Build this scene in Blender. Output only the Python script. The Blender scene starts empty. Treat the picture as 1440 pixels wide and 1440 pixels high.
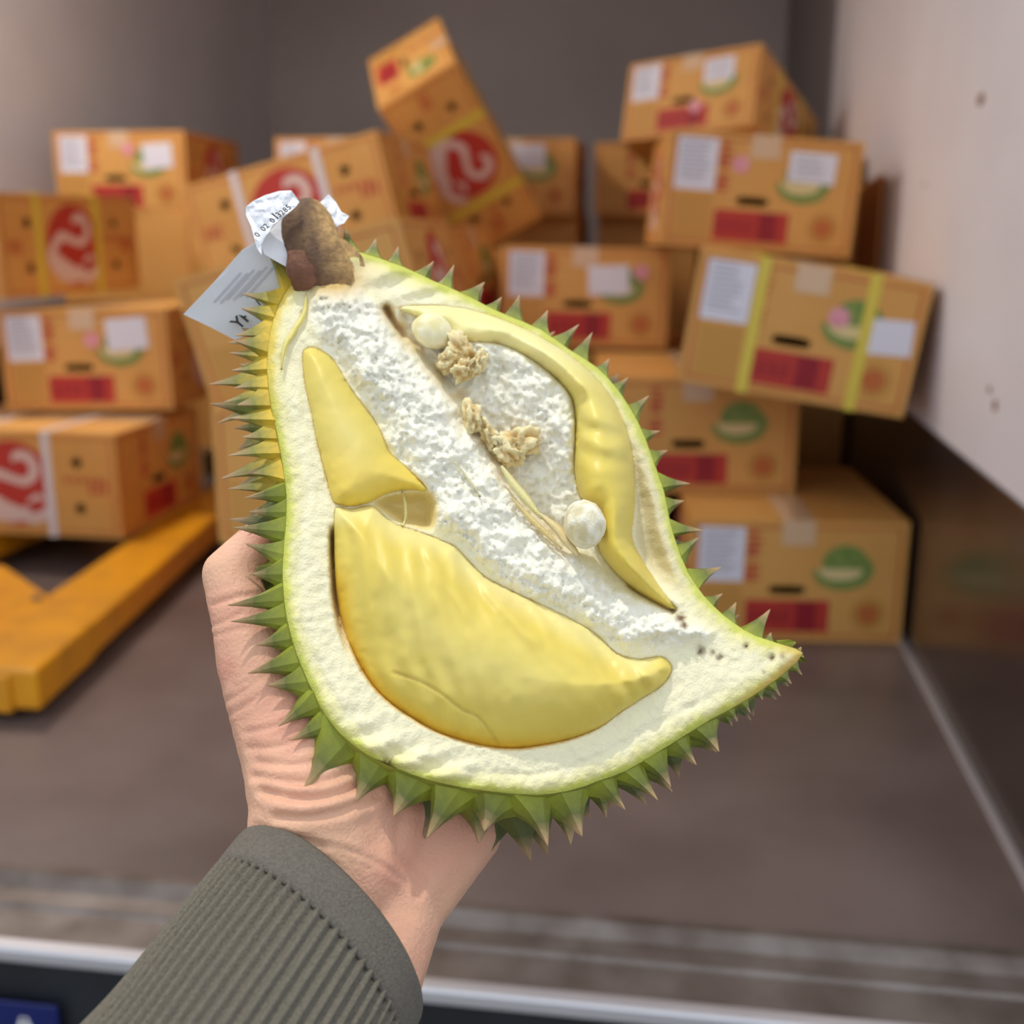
import bpy, bmesh, math, random
import numpy as np
from mathutils import Vector, Matrix
from mathutils.geometry import delaunay_2d_cdt

random.seed(7); rng = np.random.default_rng(7)
SC = bpy.context.scene
COL = SC.collection

# ------------------------------------------------------------------ camera, sky, sun, exposure
F_PX = 1600.0; CXY = 720.0; CAM_H = 0.755
PITCH = math.atan(397/1600); YAW = math.atan(245/1600*math.cos(PITCH))
FWD = Vector((-math.sin(YAW)*math.cos(PITCH), math.cos(YAW)*math.cos(PITCH), -math.sin(PITCH)))
RT = Vector((math.cos(YAW), math.sin(YAW), 0)); UP = RT.cross(FWD)
CAM = Vector((0, 0, CAM_H))
cam_d = bpy.data.cameras.new('camera'); cam = bpy.data.objects.new('camera', cam_d); COL.objects.link(cam)
m = Matrix.Identity(4)
for i in range(3):
    m[i][0] = RT[i]; m[i][1] = UP[i]; m[i][2] = -FWD[i]; m[i][3] = CAM[i]
cam.matrix_world = m
cam_d.sensor_width = 36; cam_d.lens = F_PX/1440*36; cam_d.clip_start = 0.02
cam_d.dof.use_dof = True; cam_d.dof.focus_distance = 0.49; cam_d.dof.aperture_fstop = 6.2
SC.camera = cam

w = bpy.data.worlds.new('sky'); SC.world = w; w.use_nodes = True
w.node_tree.nodes['Background'].inputs[0].default_value = (0.88, 0.94, 1.04, 1)
w.node_tree.nodes['Background'].inputs[1].default_value = 1.35

sun_d = bpy.data.lights.new('sun', 'SUN'); sun = bpy.data.objects.new('sun', sun_d); COL.objects.link(sun)
sun_d.energy = 2.4; sun_d.angle = math.radians(1.2); sun_d.color = (1.0, 0.95, 0.86)
sun.rotation_euler = Vector((0.17, -0.025, -0.85)).to_track_quat('-Z', 'Y').to_euler()

SC.view_settings.view_transform = 'Standard'; SC.view_settings.look = 'None'
SC.view_settings.gamma = 1; SC.view_settings.use_curve_mapping = False
SC.view_settings.exposure = -0.38

# ------------------------------------------------------------------ helpers
def ray(x, y): return FWD + RT*((x-CXY)/F_PX) - UP*((y-CXY)/F_PX)
def at(x, y, depth): return CAM + ray(x, y)*depth            # a point seen at (x, y), depth metres away
def s2l(c):
    return tuple((v/255/12.92 if v <= 10 else ((v/255+0.055)/1.055)**2.4) for v in c)
def srgb(*c): return (*s2l(c), 1.0)

def mat(name, color=None, rough=0.6, metal=0.0, noise=None, bump=None, attr=None, sss=None, spec=0.5, coat=0.0):
    """noise=(scale, color2, amount, detail)  bump=(scale, strength, distance)  attr=colour attribute name"""
    M = bpy.data.materials.new(name); M.use_nodes = True
    nt = M.node_tree; b = nt.nodes['Principled BSDF']; N = nt.nodes.new; L = nt.links.new
    b.inputs['Roughness'].default_value = rough; b.inputs['Metallic'].default_value = metal
    b.inputs['Specular IOR Level'].default_value = spec
    if coat: b.inputs['Coat Weight'].default_value = coat; b.inputs['Coat Roughness'].default_value = 0.2
    tc = N('ShaderNodeTexCoord')
    src = None
    if attr:
        a = N('ShaderNodeAttribute'); a.attribute_name = attr; src = a.outputs['Color']
    elif color: b.inputs['Base Color'].default_value = color
    if noise:
        sc, c2, amt, det = noise
        n = N('ShaderNodeTexNoise'); n.inputs['Scale'].default_value = sc; n.inputs['Detail'].default_value = det
        L(tc.outputs['Object'], n.inputs['Vector'])
        r = N('ShaderNodeMapRange'); r.inputs[1].default_value = 0.35; r.inputs[2].default_value = 0.7
        r.inputs[3].default_value = 0; r.inputs[4].default_value = amt
        L(n.outputs['Fac'], r.inputs[0])
        mx = N('ShaderNodeMix'); mx.data_type = 'RGBA'
        if src: L(src, mx.inputs[6])
        else: mx.inputs[6].default_value = color
        mx.inputs[7].default_value = c2
        L(r.outputs[0], mx.inputs[0]); src = mx.outputs[2]
    if src: L(src, b.inputs['Base Color'])
    if bump:
        sc, st, dist = bump
        n = N('ShaderNodeTexNoise'); n.inputs['Scale'].default_value = sc; n.inputs['Detail'].default_value = 6
        L(tc.outputs['Object'], n.inputs['Vector'])
        bp = N('ShaderNodeBump'); bp.inputs['Strength'].default_value = st; bp.inputs['Distance'].default_value = dist
        L(n.outputs['Fac'], bp.inputs['Height']); L(bp.outputs[0], b.inputs['Normal'])
    if sss:
        b.inputs['Subsurface Weight'].default_value = sss[0]
        b.inputs['Subsurface Radius'].default_value = sss[1]
        b.inputs['Subsurface Scale'].default_value = sss[2]
    return M

def obj(name, mesh, parent=None, mats=None):
    o = bpy.data.objects.new(name, mesh); COL.objects.link(o)
    if mats:
        for q in (mats if isinstance(mats, (list, tuple)) else [mats]): mesh.materials.append(q)
    if parent: o.parent = parent
    return o
def empty(name, loc=(0, 0, 0), rot=(0, 0, 0)):
    o = bpy.data.objects.new(name, None); COL.objects.link(o); o.location = loc; o.rotation_euler = rot
    o.empty_display_size = 0.05
    return o
def tag(o, label, cat, group=None, kind=None):
    if label: o['label'] = label
    if cat: o['category'] = cat
    if group: o['group'] = group
    if kind: o['kind'] = kind
    return o
def mesh(name, verts, faces, smooth=False, midx=None, cols=None):
    me = bpy.data.meshes.new(name)
    me.from_pydata([tuple(map(float, v)) for v in verts], [], [tuple(map(int, f)) for f in faces])
    if midx is not None: me.polygons.foreach_set('material_index', np.asarray(midx, dtype=np.int32))
    if smooth: me.polygons.foreach_set('use_smooth', np.ones(len(me.polygons), dtype=bool))
    if cols is not None:
        a = me.color_attributes.new('Col', 'FLOAT_COLOR', 'POINT')
        c = np.ones((len(verts), 4), np.float32); c[:, :3] = np.asarray(cols)[:, :3]
        a.data.foreach_set('color', c.ravel())
    me.update()
    return me
class MB:
    """collects simple solids into one mesh"""
    def __init__(s): s.v = []; s.f = []; s.m = []
    def add(s, v, f, mi=0):
        n = len(s.v); s.v += [tuple(q) for q in v]; s.f += [tuple(i+n for i in q) for q in f]; s.m += [mi]*len(f)
    def box(s, a, b, mi=0):
        x0, y0, z0 = a; x1, y1, z1 = b
        s.add([(x0,y0,z0),(x1,y0,z0),(x1,y1,z0),(x0,y1,z0),(x0,y0,z1),(x1,y0,z1),(x1,y1,z1),(x0,y1,z1)],
              [(0,3,2,1),(4,5,6,7),(0,1,5,4),(1,2,6,5),(2,3,7,6),(3,0,4,7)], mi)
    def prism(s, poly, z0, z1, mi=0):
        n = len(poly)
        s.add([(x, y, z0) for x, y in poly]+[(x, y, z1) for x, y in poly],
              [tuple(range(n))[::-1], tuple(range(n, 2*n))]+[(i, (i+1) % n, (i+1) % n+n, i+n) for i in range(n)], mi)
    def cyl(s, a, b, r0, r1=None, n=16, mi=0):
        r1 = r0 if r1 is None else r1
        a = Vector(a); b = Vector(b); d = (b-a).normalized()
        u = d.orthogonal().normalized(); w_ = d.cross(u)
        v = []
        for c, r in ((a, r0), (b, r1)):
            for i in range(n):
                t = 2*math.pi*i/n; v.append(c+u*(r*math.cos(t))+w_*(r*math.sin(t)))
        s.add(v, [tuple(range(n))[::-1], tuple(range(n, 2*n))]+[(i, (i+1) % n, (i+1) % n+n, i+n) for i in range(n)], mi)
    def build(s, name, mats, parent=None, smooth=False, bevel=0):
        o = obj(name, mesh(name, s.v, s.f, smooth, s.m), parent, mats)
        if bevel:
            b = o.modifiers.new('bevel', 'BEVEL'); b.width = bevel; b.segments = 2; b.limit_method = 'ANGLE'
        return o

# vectorised value noise ------------------------------------------------------------------
def _hash(ix, iy, iz):
    h = (ix*374761393 + iy*668265263 + iz*2147483647 + 1442695041) & 0xffffffff
    h = ((h ^ (h >> 13))*1274126177) & 0xffffffff
    h = h ^ (h >> 16)
    return (h & 0xffff)/65535.0
def vnoise(x, y, z=None):
    x = np.asarray(x, float); y = np.asarray(y, float); z = np.zeros_like(x) if z is None else np.asarray(z, float)
    ix, iy, iz = [np.floor(q).astype(np.int64) for q in (x, y, z)]
    fx, fy, fz = x-ix, y-iy, z-iz
    fx, fy, fz = [t*t*(3-2*t) for t in (fx, fy, fz)]
    r = 0
    for a in (0, 1):
        for b in (0, 1):
            for c in (0, 1):
                r = r + _hash(ix+a, iy+b, iz+c)*(fx if a else 1-fx)*(fy if b else 1-fy)*(fz if c else 1-fz)
    return r-0.5
def fbm(x, y, z=None, oct=4, gain=0.55):
    r = 0; a = 1.0; s = 1.0
    for k in range(oct):
        r = r + a*vnoise(np.asarray(x)*s+17.3*k, np.asarray(y)*s-9.1*k, None if z is None else np.asarray(z)*s+3.7*k); a *= gain; s *= 2.03
    return r
def sstep(a, b, x):
    t = np.clip((x-a)/(b-a), 0, 1); return t*t*(3-2*t)
def pl_dist(U, V, P, closed=True):
    """distance of points to a polyline and the inside test for closed ones"""
    P = np.asarray(P, float); A = P; B = np.roll(P, -1, 0)
    if not closed: A = P[:-1]; B = P[1:]
    d = np.full(U.shape, 1e9); ins = np.zeros(U.shape, bool)
    for (x0, y0), (x1, y1) in zip(A, B):
        ex, ey = x1-x0, y1-y0; l2 = ex*ex+ey*ey+1e-9
        t = np.clip(((U-x0)*ex+(V-y0)*ey)/l2, 0, 1)
        d = np.minimum(d, np.hypot(U-x0-t*ex, V-y0-t*ey))
        if closed:
            c = ((y0 > V) != (y1 > V)) & (U < ex*(V-y0)/(ey if abs(ey) > 1e-9 else 1e-9)+x0)
            ins ^= c
    return d, ins
def sdist(U, V, P):
    d, i = pl_dist(U, V, P); return np.where(i, d, -d)      # positive inside
def smooth_poly(P, closed=True, n=3):
    """Catmull-Rom subdivision"""
    P = np.asarray(P, float); out = []; N = len(P)
    rngi = range(N) if closed else range(N-1)
    for i in rngi:
        if closed: p0, p1, p2, p3 = P[i-1], P[i], P[(i+1) % N], P[(i+2) % N]
        else: p0, p1, p2, p3 = P[max(i-1, 0)], P[i], P[i+1], P[min(i+2, N-1)]
        for k in range(n):
            t = k/n
            out.append(0.5*((2*p1)+(-p0+p2)*t+(2*p0-5*p1+4*p2-p3)*t*t+(-p0+3*p1-3*p2+p3)*t**3))
    if not closed: out.append(P[-1])
    return np.array(out)
def cdt(poly, step):
    """triangulate the inside of a polygon with an even scatter of points; boundary points come first"""
    poly = np.asarray(poly, float)
    x0, y0 = poly.min(0); x1, y1 = poly.max(0)
    ys = np.arange(y0, y1, step*0.87); pts = []
    for k, y in enumerate(ys):
        xs = np.arange(x0+(step/2 if k % 2 else 0), x1, step)
        pts.append(np.stack([xs, np.full_like(xs, y)], 1))
    pts = np.concatenate(pts); pts += rng.uniform(-.18, .18, pts.shape)*step
    sd = sdist(pts[:, 0], pts[:, 1], poly)
    pts = pts[sd > step*0.45]
    allp = np.concatenate([poly, pts]); n = len(poly)
    r = delaunay_2d_cdt([Vector((float(a), float(b))) for a, b in allp], [(i, (i+1) % n) for i in range(n)], [list(range(n))], 1, 1e-5)
    V = np.array([(v.x, v.y) for v in r[0]]); Fc = [list(f) for f in r[2]]
    order = [0]*len(V)
    return V, Fc, n
def fix_up(V3, Fc, flip=True):
    """make every triangle wind the same way; V3 holds face places with v pointing down"""
    out = []
    for f in Fc:
        a, b, c = V3[f[0]], V3[f[1]], V3[f[2]]
        s = (b[0]-a[0])*(c[1]-a[1])-(b[1]-a[1])*(c[0]-a[0])
        out.append(f if s < 0 else f[::-1])
    return out

# ------------------------------------------------------------------ materials of the truck
M_floor = mat('truck_floor_steel', srgb(132, 118, 113), 0.34, 0.15, (3.0, srgb(100, 86, 81), 0.9, 6), (30, 0.15, 0.004))
M_kick = mat('kick_plate_steel', srgb(104, 92, 88), 0.22, 0.75, (6, srgb(80, 68, 64), 0.8, 5), (18, 0.06, 0.003))
M_wallw = mat('white_wall_panel', srgb(240, 236, 238), 0.42, 0, (1.6, srgb(222, 214, 216), 0.7, 5), (9, 0.05, 0.01))
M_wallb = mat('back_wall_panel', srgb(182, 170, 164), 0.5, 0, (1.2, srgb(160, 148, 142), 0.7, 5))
M_ceil = mat('ceiling_panel', srgb(226, 222, 220), 0.6)
M_stripd = mat('wall_strip_grey', srgb(120, 112, 110), 0.5)
M_sill = mat('sill_aluminium', srgb(140, 132, 126), 0.38, 0.5, (14, srgb(100, 88, 80), 0.9, 5), (40, 0.15, 0.003))
M_edge = mat('sill_bright_edge', srgb(226, 226, 230), 0.3, 0.6)
M_dark = mat('bumper_black', srgb(34, 38, 44), 0.5, 0, (9, srgb(22, 24, 28), 0.8, 4))
M_blue = mat('plate_blue', srgb(12, 28, 96), 0.4)
M_white = mat('paint_white', srgb(235, 235, 238), 0.5)
M_asph = mat('asphalt', srgb(92, 90, 88), 0.9, 0, (30, srgb(72, 70, 68), 0.8, 6))
M_yellow = mat('pallet_truck_yellow', srgb(232, 158, 12), 0.42, 0, (14, srgb(196, 132, 34), 0.75, 6), (60, 0.06, 0.002))
M_rubber = mat('dark_rubber', srgb(30, 28, 28), 0.6)
M_steel = mat('scuffed_steel', srgb(150, 140, 128), 0.4, 0.8)
M_wood = mat('pallet_wood', srgb(170, 136, 92), 0.8, 0, (20, srgb(130, 100, 66), 0.8, 4))

# ------------------------------------------------------------------ the truck box
XL, XR, YB, ZT = -2.06, 0.44, 5.76, 2.35
YS, YF = 1.0, 1.135       # outer edge of the sill, start of the floor proper
def slab(name, a, b, m_):
    q = MB(); q.box(a, b); return tag(q.build(name, m_), None, None, kind='structure')
o = slab('floor', (XL, YF, -0.08), (XR, YB, 0), M_floor); o['label'] = 'scuffed grey-brown steel floor of the truck box'
o = slab('wall_back', (XL-.06, YB, -0.08), (XR+.06, YB+.06, ZT), M_wallb); o['label'] = 'dim grey back wall of the truck box'
o = slab('wall_left', (XL-.06, YS+.04, -0.08), (XL, YB, ZT), M_wallw); o['label'] = 'pale left wall of the truck box'
wr = slab('wall_right', (XR, YS+.04, -0.08), (XR+.06, YB, ZT), M_wallw); wr['label'] = 'white scuffed right wall of the truck box'
o = slab('ceiling', (XL-.06, YS+.04, ZT), (XR+.06, YB+.06, ZT+.06), M_ceil); o['label'] = 'pale ceiling panel of the truck box'
o = slab('baseboard_right', (XR-.004, YF, 0), (XR, YB-.004, 0.413), M_kick); o['label'] = 'glossy brown-grey steel kick plate along the right wall'
o = slab('baseboard_left', (XL, YF, 0), (XL+.004, YB-.004, 0.413), M_kick); o['label'] = 'glossy brown-grey steel kick plate along the left wall'
o = slab('trim_1', (XR-.012, 3.9, 0.413), (XR, YB-.004, ZT-.002), M_stripd); o['label'] = 'dark grey strip along the far end of the white right wall'  # thin dark grey slab laid over the far end of the right wall
q = MB(); q.box((XR-.018, YF, 0), (XR-.004, YB-.02, 0.006)); o = tag(q.build('trim_2', M_edge, bevel=.002), 'pale sealing strip where the floor meets the right kick plate', None, kind='structure')
# threshold: raised lip, trough, flat, bright outer edge
sx0, sx1 = XL-.06, XR+.06
q = MB()
prof = [(YF+.012, -.07), (YF+.012, 0.001), (YF+.004, .006), (YF-.012, .007), (YF-.022, .001), (YF-.03, -.004), (YF-.054, -.005), (YF-.058, -.001), (YF-.064, -.001), (YF-.068, -.005), (YS+.014, -.005), (YS+.014, -.07)]
q.add([(sx0, y, z) for y, z in prof]+[(sx1, y, z) for y, z in prof], [(i, i+1, i+13, i+12) for i in range(11)]+[(11, 0, 12, 23), tuple(range(12))[::-1], tuple(range(12, 24))])
o = tag(q.build('trim_3', M_sill), 'worn ribbed metal threshold at the open end of the truck floor', None, kind='structure')
q = MB(); q.box((sx0, YS-.006, -.022), (sx1, YS+.014, -.0025)); o = tag(q.build('trim_4', M_edge, bevel=.004), 'bright bare metal edge strip of the threshold', None, kind='structure')
q = MB(); q.box((sx0, YS, -.16), (sx1, YS+.05, -.022)); o = tag(q.build('trim_5', M_dark), 'black rear beam below the threshold', None, kind='structure')
q = MB(); q.box((-9, -9, -1.15), (9, 9, -1.1)); o = tag(q.build('ground', M_asph), 'grey asphalt ground outside the truck', None, kind='structure')
# licence plate on the beam
lp = empty('licence_plate', (-0.742, YS-.01, -0.083)); tag(lp, 'blue plate with white characters on the black rear beam', 'plate')
q = MB(); q.box((-.13, -.004, -.06), (.095, 0, .018)); q.build('plate_panel', M_blue, lp, bevel=.002)
def stroke(q, x0, z0, x1, z1, wd, y=-.0052, mi=0):
    d = Vector((x1-x0, 0, z1-z0)); n = Vector((-d.z, 0, d.x)).normalized()*(wd/2)
    a, b = Vector((x0, y, z0)), Vector((x1, y, z1)); t = Vector((0, .0012, 0))
    v = [a-n, a+n, b+n, b-n]; q.add(v+[p+t for p in v], [(0, 1, 2, 3), (4, 7, 6, 5), (0, 4, 5, 1), (1, 5, 6, 2), (2, 6, 7, 3), (3, 7, 4, 0)], mi)
for x in (-.06, .0, .055):
    q = MB(); stroke(q, x, 0.0, x-.018, -.045, .008); stroke(q, x, 0.0, x+.018, -.045, .008); stroke(q, x-.011, -.03, x+.011, -.03, .006)
    q.build('character', M_white, lp)
# scuffs on the right wall
M_rust = mat('rust_scuff', srgb(150, 116, 96), 0.8)
for k, (x, y, r) in enumerate([(1400, 570, 9), (1380, 140, 12), (1392, 548, 6), (1300, 260, 5)]):
    v = ray(x, y); P = CAM+v*(XR/v.x); n = 10
    vs = [(XR-.0006, P.y+math.cos(t)*r*1.8e-3*(.7+.5*random.random()), P.z+math.sin(t)*r*1.0e-3*(.7+.5*random.random())) for t in [2*math.pi*i/n for i in range(n)]]
    s_ = obj('scuff_mark', mesh('scuff_mark', vs, [tuple(range(n))]), wr, M_rust)

# ------------------------------------------------------------------ round lamp on the truck ceiling
M_lens = bpy.data.materials.new('lamp_lens'); M_lens.use_nodes = True
b_ = M_lens.node_tree.nodes['Principled BSDF']; b_.inputs['Base Color'].default_value = (.9, .88, .82, 1)
b_.inputs['Emission Color'].default_value = (1, .9, .78, 1); b_.inputs['Emission Strength'].default_value = 6
lamp = empty('ceiling_lamp', (-1.62, 2.35, ZT)); tag(lamp, 'round warm interior lamp on the truck ceiling near the left wall', 'lamp')
q = MB(); q.cyl((0, 0, -.035), (0, 0, 0), .15, .16, 32); q.build('housing', M_edge, lamp, True)
q = MB(); q.cyl((0, 0, -.05), (0, 0, -.035), .10, .13, 32); q.build('lens', M_lens, lamp, True)
ld = bpy.data.lights.new('lamp_light', 'AREA'); ld.shape = 'DISK'; ld.size = .24; ld.energy = 31; ld.color = (1, .93, .86)
lo = bpy.data.objects.new('lamp_light', ld); COL.objects.link(lo); lo.parent = lamp; lo.location = (0, 0, -.055)

# ------------------------------------------------------------------ pallet truck (yellow)
pj = empty('pallet_truck', (-1.36, 1.6, 0)); tag(pj, 'yellow hand pallet truck with worn paint carrying the left stack of cartons', 'pallet truck')
XM = -1.36
def jp(pts): return [(x-XM, y-1.6) for x, y in pts]
right = [(-.975, 1.53), (-1.0, 1.75), (-1.105, 2.62), (-1.125, 2.83), (-1.215, 2.85), (-1.235, 2.80), (-1.166, 1.89)]
left = [(2*XM-x, y) for x, y in right][::-1]
def fork(name, poly):
    q = MB(); n = len(poly); q.prism(jp(poly), .028, .088); o_ = q.build(name, M_yellow, pj, bevel=.006); return o_
fork('fork', [right[1]]+right[2:]+[(-1.163, 1.75)])
fork('fork', ([right[1]]+right[2:]+[(-1.163, 1.75)]) and [(2*XM-x, y) for x, y in ([right[1]]+right[2:]+[(-1.163, 1.75)])][::-1])
q = MB(); q.prism(jp([(-.975, 1.53), (-1.0, 1.752), (-1.165, 1.89), (XM, 2.06), (2*XM+1.165, 1.89), (2*XM+1.0, 1.752), (2*XM+.975, 1.53)]), .022, .090)
q.build('base_frame', M_yellow, pj, bevel=.006)
q = MB(); q.prism(jp([(-1.02, 1.522), (-1.02, 1.535), (2*XM+1.02, 1.535), (2*XM+1.02, 1.522)]), .018, .080); q.build('front_plate', M_yellow, pj, bevel=.003)
for x in (-1.062, 2*XM+1.062):
    q = MB(); q.cyl((x-XM, 1.5205-1.6, .046), (x-XM, 1.526-1.6, .046), .013, n=20); q.build('bolt_hole', M_rubber, pj)
for x in (-1.165, 2*XM+1.165):
    q = MB(); q.cyl((x-XM, 1.855-1.6, .088), (x-XM, 1.855-1.6, .098), .009, n=12); q.build('bolt', M_steel, pj)
for x in (-1.18, 2*XM+1.18):
    q = MB(); q.cyl((x-XM-.03, 2.72-1.6, .03), (x-XM+.03, 2.72-1.6, .03), .03, n=20); q.build('roller', M_rubber, pj)
q = MB(); q.cyl((0, 1.60-1.6, .088), (0, 1.60-1.6, .34), .06, .05, 20); q.build('pump', M_yellow, pj, True)
for s in (-.06, .06):
    q = MB(); q.cyl((s-.02, 1.60-1.6, .075), (s+.02, 1.60-1.6, .075), .075, n=24); q.build('steer_wheel', M_rubber, pj)
q = MB(); q.cyl((0, 0, .33), (0, -.10, 1.05), .018, .016, 14); q.build('handle_bar', M_yellow, pj, True)
q = MB()
for a, b in (((0, -.10, 1.05), (-.09, -.105, 1.1)), ((0, -.10, 1.05), (.09, -.105, 1.1)), ((-.09, -.105, 1.1), (-.09, -.12, 1.2)), ((.09, -.105, 1.1), (.09, -.12, 1.2)), ((-.09, -.12, 1.2), (.09, -.12, 1.2))): q.cyl(a, b, .013, n=12)
q.build('grip', M_rubber, pj, True)

# ------------------------------------------------------------------ durian cartons
CL, CW, CH = .50, .40, .234
M_card = mat('carton_board', srgb(224, 166, 88), 0.62, 0, (5, srgb(208, 146, 68), 0.7, 5), (60, 0.05, 0.002))
M_red = mat('print_red', srgb(196, 52, 44), 0.6, 0, (40, srgb(178, 60, 40), 0.6, 3))
M_dred = mat('print_dark_red', srgb(150, 22, 36), 0.6)
M_frame = mat('print_orange_line', srgb(196, 108, 50), 0.6)
M_gold = mat('print_gold', srgb(206, 150, 70), 0.6)
M_green = mat('print_green', srgb(110, 140, 62), 0.6, 0, (60, srgb(150, 160, 84), 0.7, 3))
M_cream = mat('print_cream', srgb(228, 206, 146), 0.6)
M_ink = mat('print_ink_grey', srgb(150, 150, 160), 0.6)
M_paper = mat('sticker_paper', srgb(232, 230, 240), 0.55)
M_pink = mat('sticker_pink', srgb(236, 168, 178), 0.5, 0, (60, srgb(220, 120, 140), 0.7, 2))
M_straw = mat('strap_white', srgb(226, 216, 214), 0.35)
M_stray = mat('strap_yellow', srgb(226, 204, 74), 0.35)
M_tape = mat('packing_tape', srgb(222, 186, 148), 0.22, 0, None, None)
M_inside = mat('carton_inside', srgb(120, 84, 44), 0.8)

def holed_cell(q, P, u0, u1, v0, v1, cu, cv, ru, rv, depth, nrm):
    """one rectangle of a box face with a stadium-shaped hole through the board"""
    N = 16; hole = []; rect = []
    su, sv = (u1-u0), (v1-v0)
    edge = [(0, 0), (.25, 0), (.5, 0), (.75, 0), (1, 0), (1, .25), (1, .5), (1, .75), (1, 1), (.75, 1), (.5, 1), (.25, 1), (0, 1), (0, .75), (0, .5), (0, .25)]
    for k in range(N):
        a = math.radians(225+360*k/N)
        c, s = math.cos(a), math.sin(a); e = 0.55
        hole.append((cu+ru*abs(c)**e*(1 if c > 0 else -1), cv+rv*abs(s)**e*(1 if s > 0 else -1)))
        rect.append((u0+edge[k][0]*su, v0+edge[k][1]*sv))
    R_ = [P(*x) for x in rect]; H_ = [P(*x) for x in hole]; I_ = [p-nrm*depth for p in H_]
    q.add(R_+H_, [(k, (k+1) % N, (k+1) % N+N, k+N) for k in range(N)])
    q.add(H_+I_, [(k, (k+1) % N, (k+1) % N+N, k+N) for k in range(N)], 1)
def carton_mesh():
    q = MB(); l, w_, h = CL/2, CW/2, CH
    def quad(P, u0, u1, v0, v1): q.add([P(u0, v0), P(u1, v0), P(u1, v1), P(u0, v1)], [(0, 1, 2, 3)])
    for sgn in (-1, 1):
        PE = lambda u, v: Vector((sgn*l, -sgn*(-1)*(u-.5)*CW*1.0, v*h))
        n = Vector((sgn, 0, 0))
        cu = .46
        for (a, b) in ((0, .34), (.58, 1)): quad(PE, a, b, 0, 1)
        quad(PE, .34, .58, 0, .36); quad(PE, .34, .58, .50, 1)
        holed_cell(q, PE, .34, .58, .36, .50, cu, .43, .085, .038, .006, n)
        PS = lambda u, v: Vector((-sgn*(u-.5)*CL, sgn*w_, v*h))
        n = Vector((0, sgn, 0))
        us = [0, .15, .23, .77, .85, 1]; vs = [0, .20, .36, .64, .80, 1]
        for i in range(5):
            for j in range(5):
                if i in (1, 3) and j in (1, 3): holed_cell(q, PS, us[i], us[i+1], vs[j], vs[j+1], (us[i]+us[i+1])/2, (vs[j]+vs[j+1])/2, .022, .047, .006, n)
                else: quad(PS, us[i], us[i+1], vs[j], vs[j+1])
    q.add([(-l, -w_, h), (l, -w_, h), (l, w_, h), (-l, w_, h)], [(0, 1, 2, 3)])
    q.add([(-l, -w_, 0), (l, -w_, 0), (l, w_, 0), (-l, w_, 0)], [(3, 2, 1, 0)])
    # slightly raised flap seam along the top
    q.box((-l+.004, -.0015, h), (l-.004, .0015, h+.0008))
    me = mesh('carton_body', q.v, q.f, False, q.m)
    me.materials.append(M_card); me.materials.append(M_inside)
    return me
BODY = carton_mesh()

def end_pt(u, v, off): return Vector((-CL/2-off, (0.5-u)*CW, v*CH))          # end face that points to -x
def side_pt(u, v, off): return Vector(((u-.5)*CL, -CW/2-off, v*CH))          # long face that points to -y
def flat(q, pt, poly, off, mi, th=.0004):
    """a printed patch a fraction of a millimetre proud of the board"""
    n = len(poly)
    q.add([pt(u, v, off) for u, v in poly], [tuple(range(n))], mi)
def rect(u0, v0, u1, v1): return [(u0, v0), (u1, v0), (u1, v1), (u0, v1)]
def disc(cu, cv, ru, rv, n=28, a0=0, a1=360):
    return [(cu+ru*math.cos(math.radians(a0+(a1-a0)*k/n)), cv+rv*math.sin(math.radians(a0+(a1-a0)*k/n))) for k in range(n+(a1-a0 < 360))]
def ribbon(pts, wd, asp):
    P = smooth_poly(pts, False, 5); n = len(P); L_, R_ = [], []
    for i in range(n):
        t = P[min(i+1, n-1)]-P[max(i-1, 0)]; t = t*np.array([1, 1/asp]); t /= np.linalg.norm(t)+1e-9
        ww = np.interp(i/(n-1), np.linspace(0, 1, len(wd)), wd)
        nn = np.array([-t[1], t[0]*asp])*ww/2
        L_.append(P[i]+nn); R_.append(P[i]-nn)
    return L_, R_
def add_ribbon(q, pt, pts, wd, asp, off, mi):
    L_, R_ = ribbon(pts, wd, asp); n = len(L_)
    q.add([pt(a[0], a[1], off) for a in L_]+[pt(a[0], a[1], off) for a in R_], [(i, i+n, i+n+1, i+1) for i in range(n-1)], mi)
EASP, SASP = CW/CH, CL/CH
def glyph(q, pt, u, v, su, sv, off, mi, seed):
    """a blocky printed character: a handful of strokes"""
    r = random.Random(seed)
    for k in range(3): flat(q, pt, rect(u, v+sv*(.08+.32*k), u+su*r.uniform(.75, 1), v+sv*(.22+.32*k)), off, mi)
    x = u+su*r.uniform(.3, .55); flat(q, pt, rect(x, v, x+su*.16, v+sv), off+.00005, mi)
    x = u+su*r.uniform(.0, .15); flat(q, pt, rect(x, v, x+su*.14, v+sv*.6), off+.00005, mi)
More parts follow.
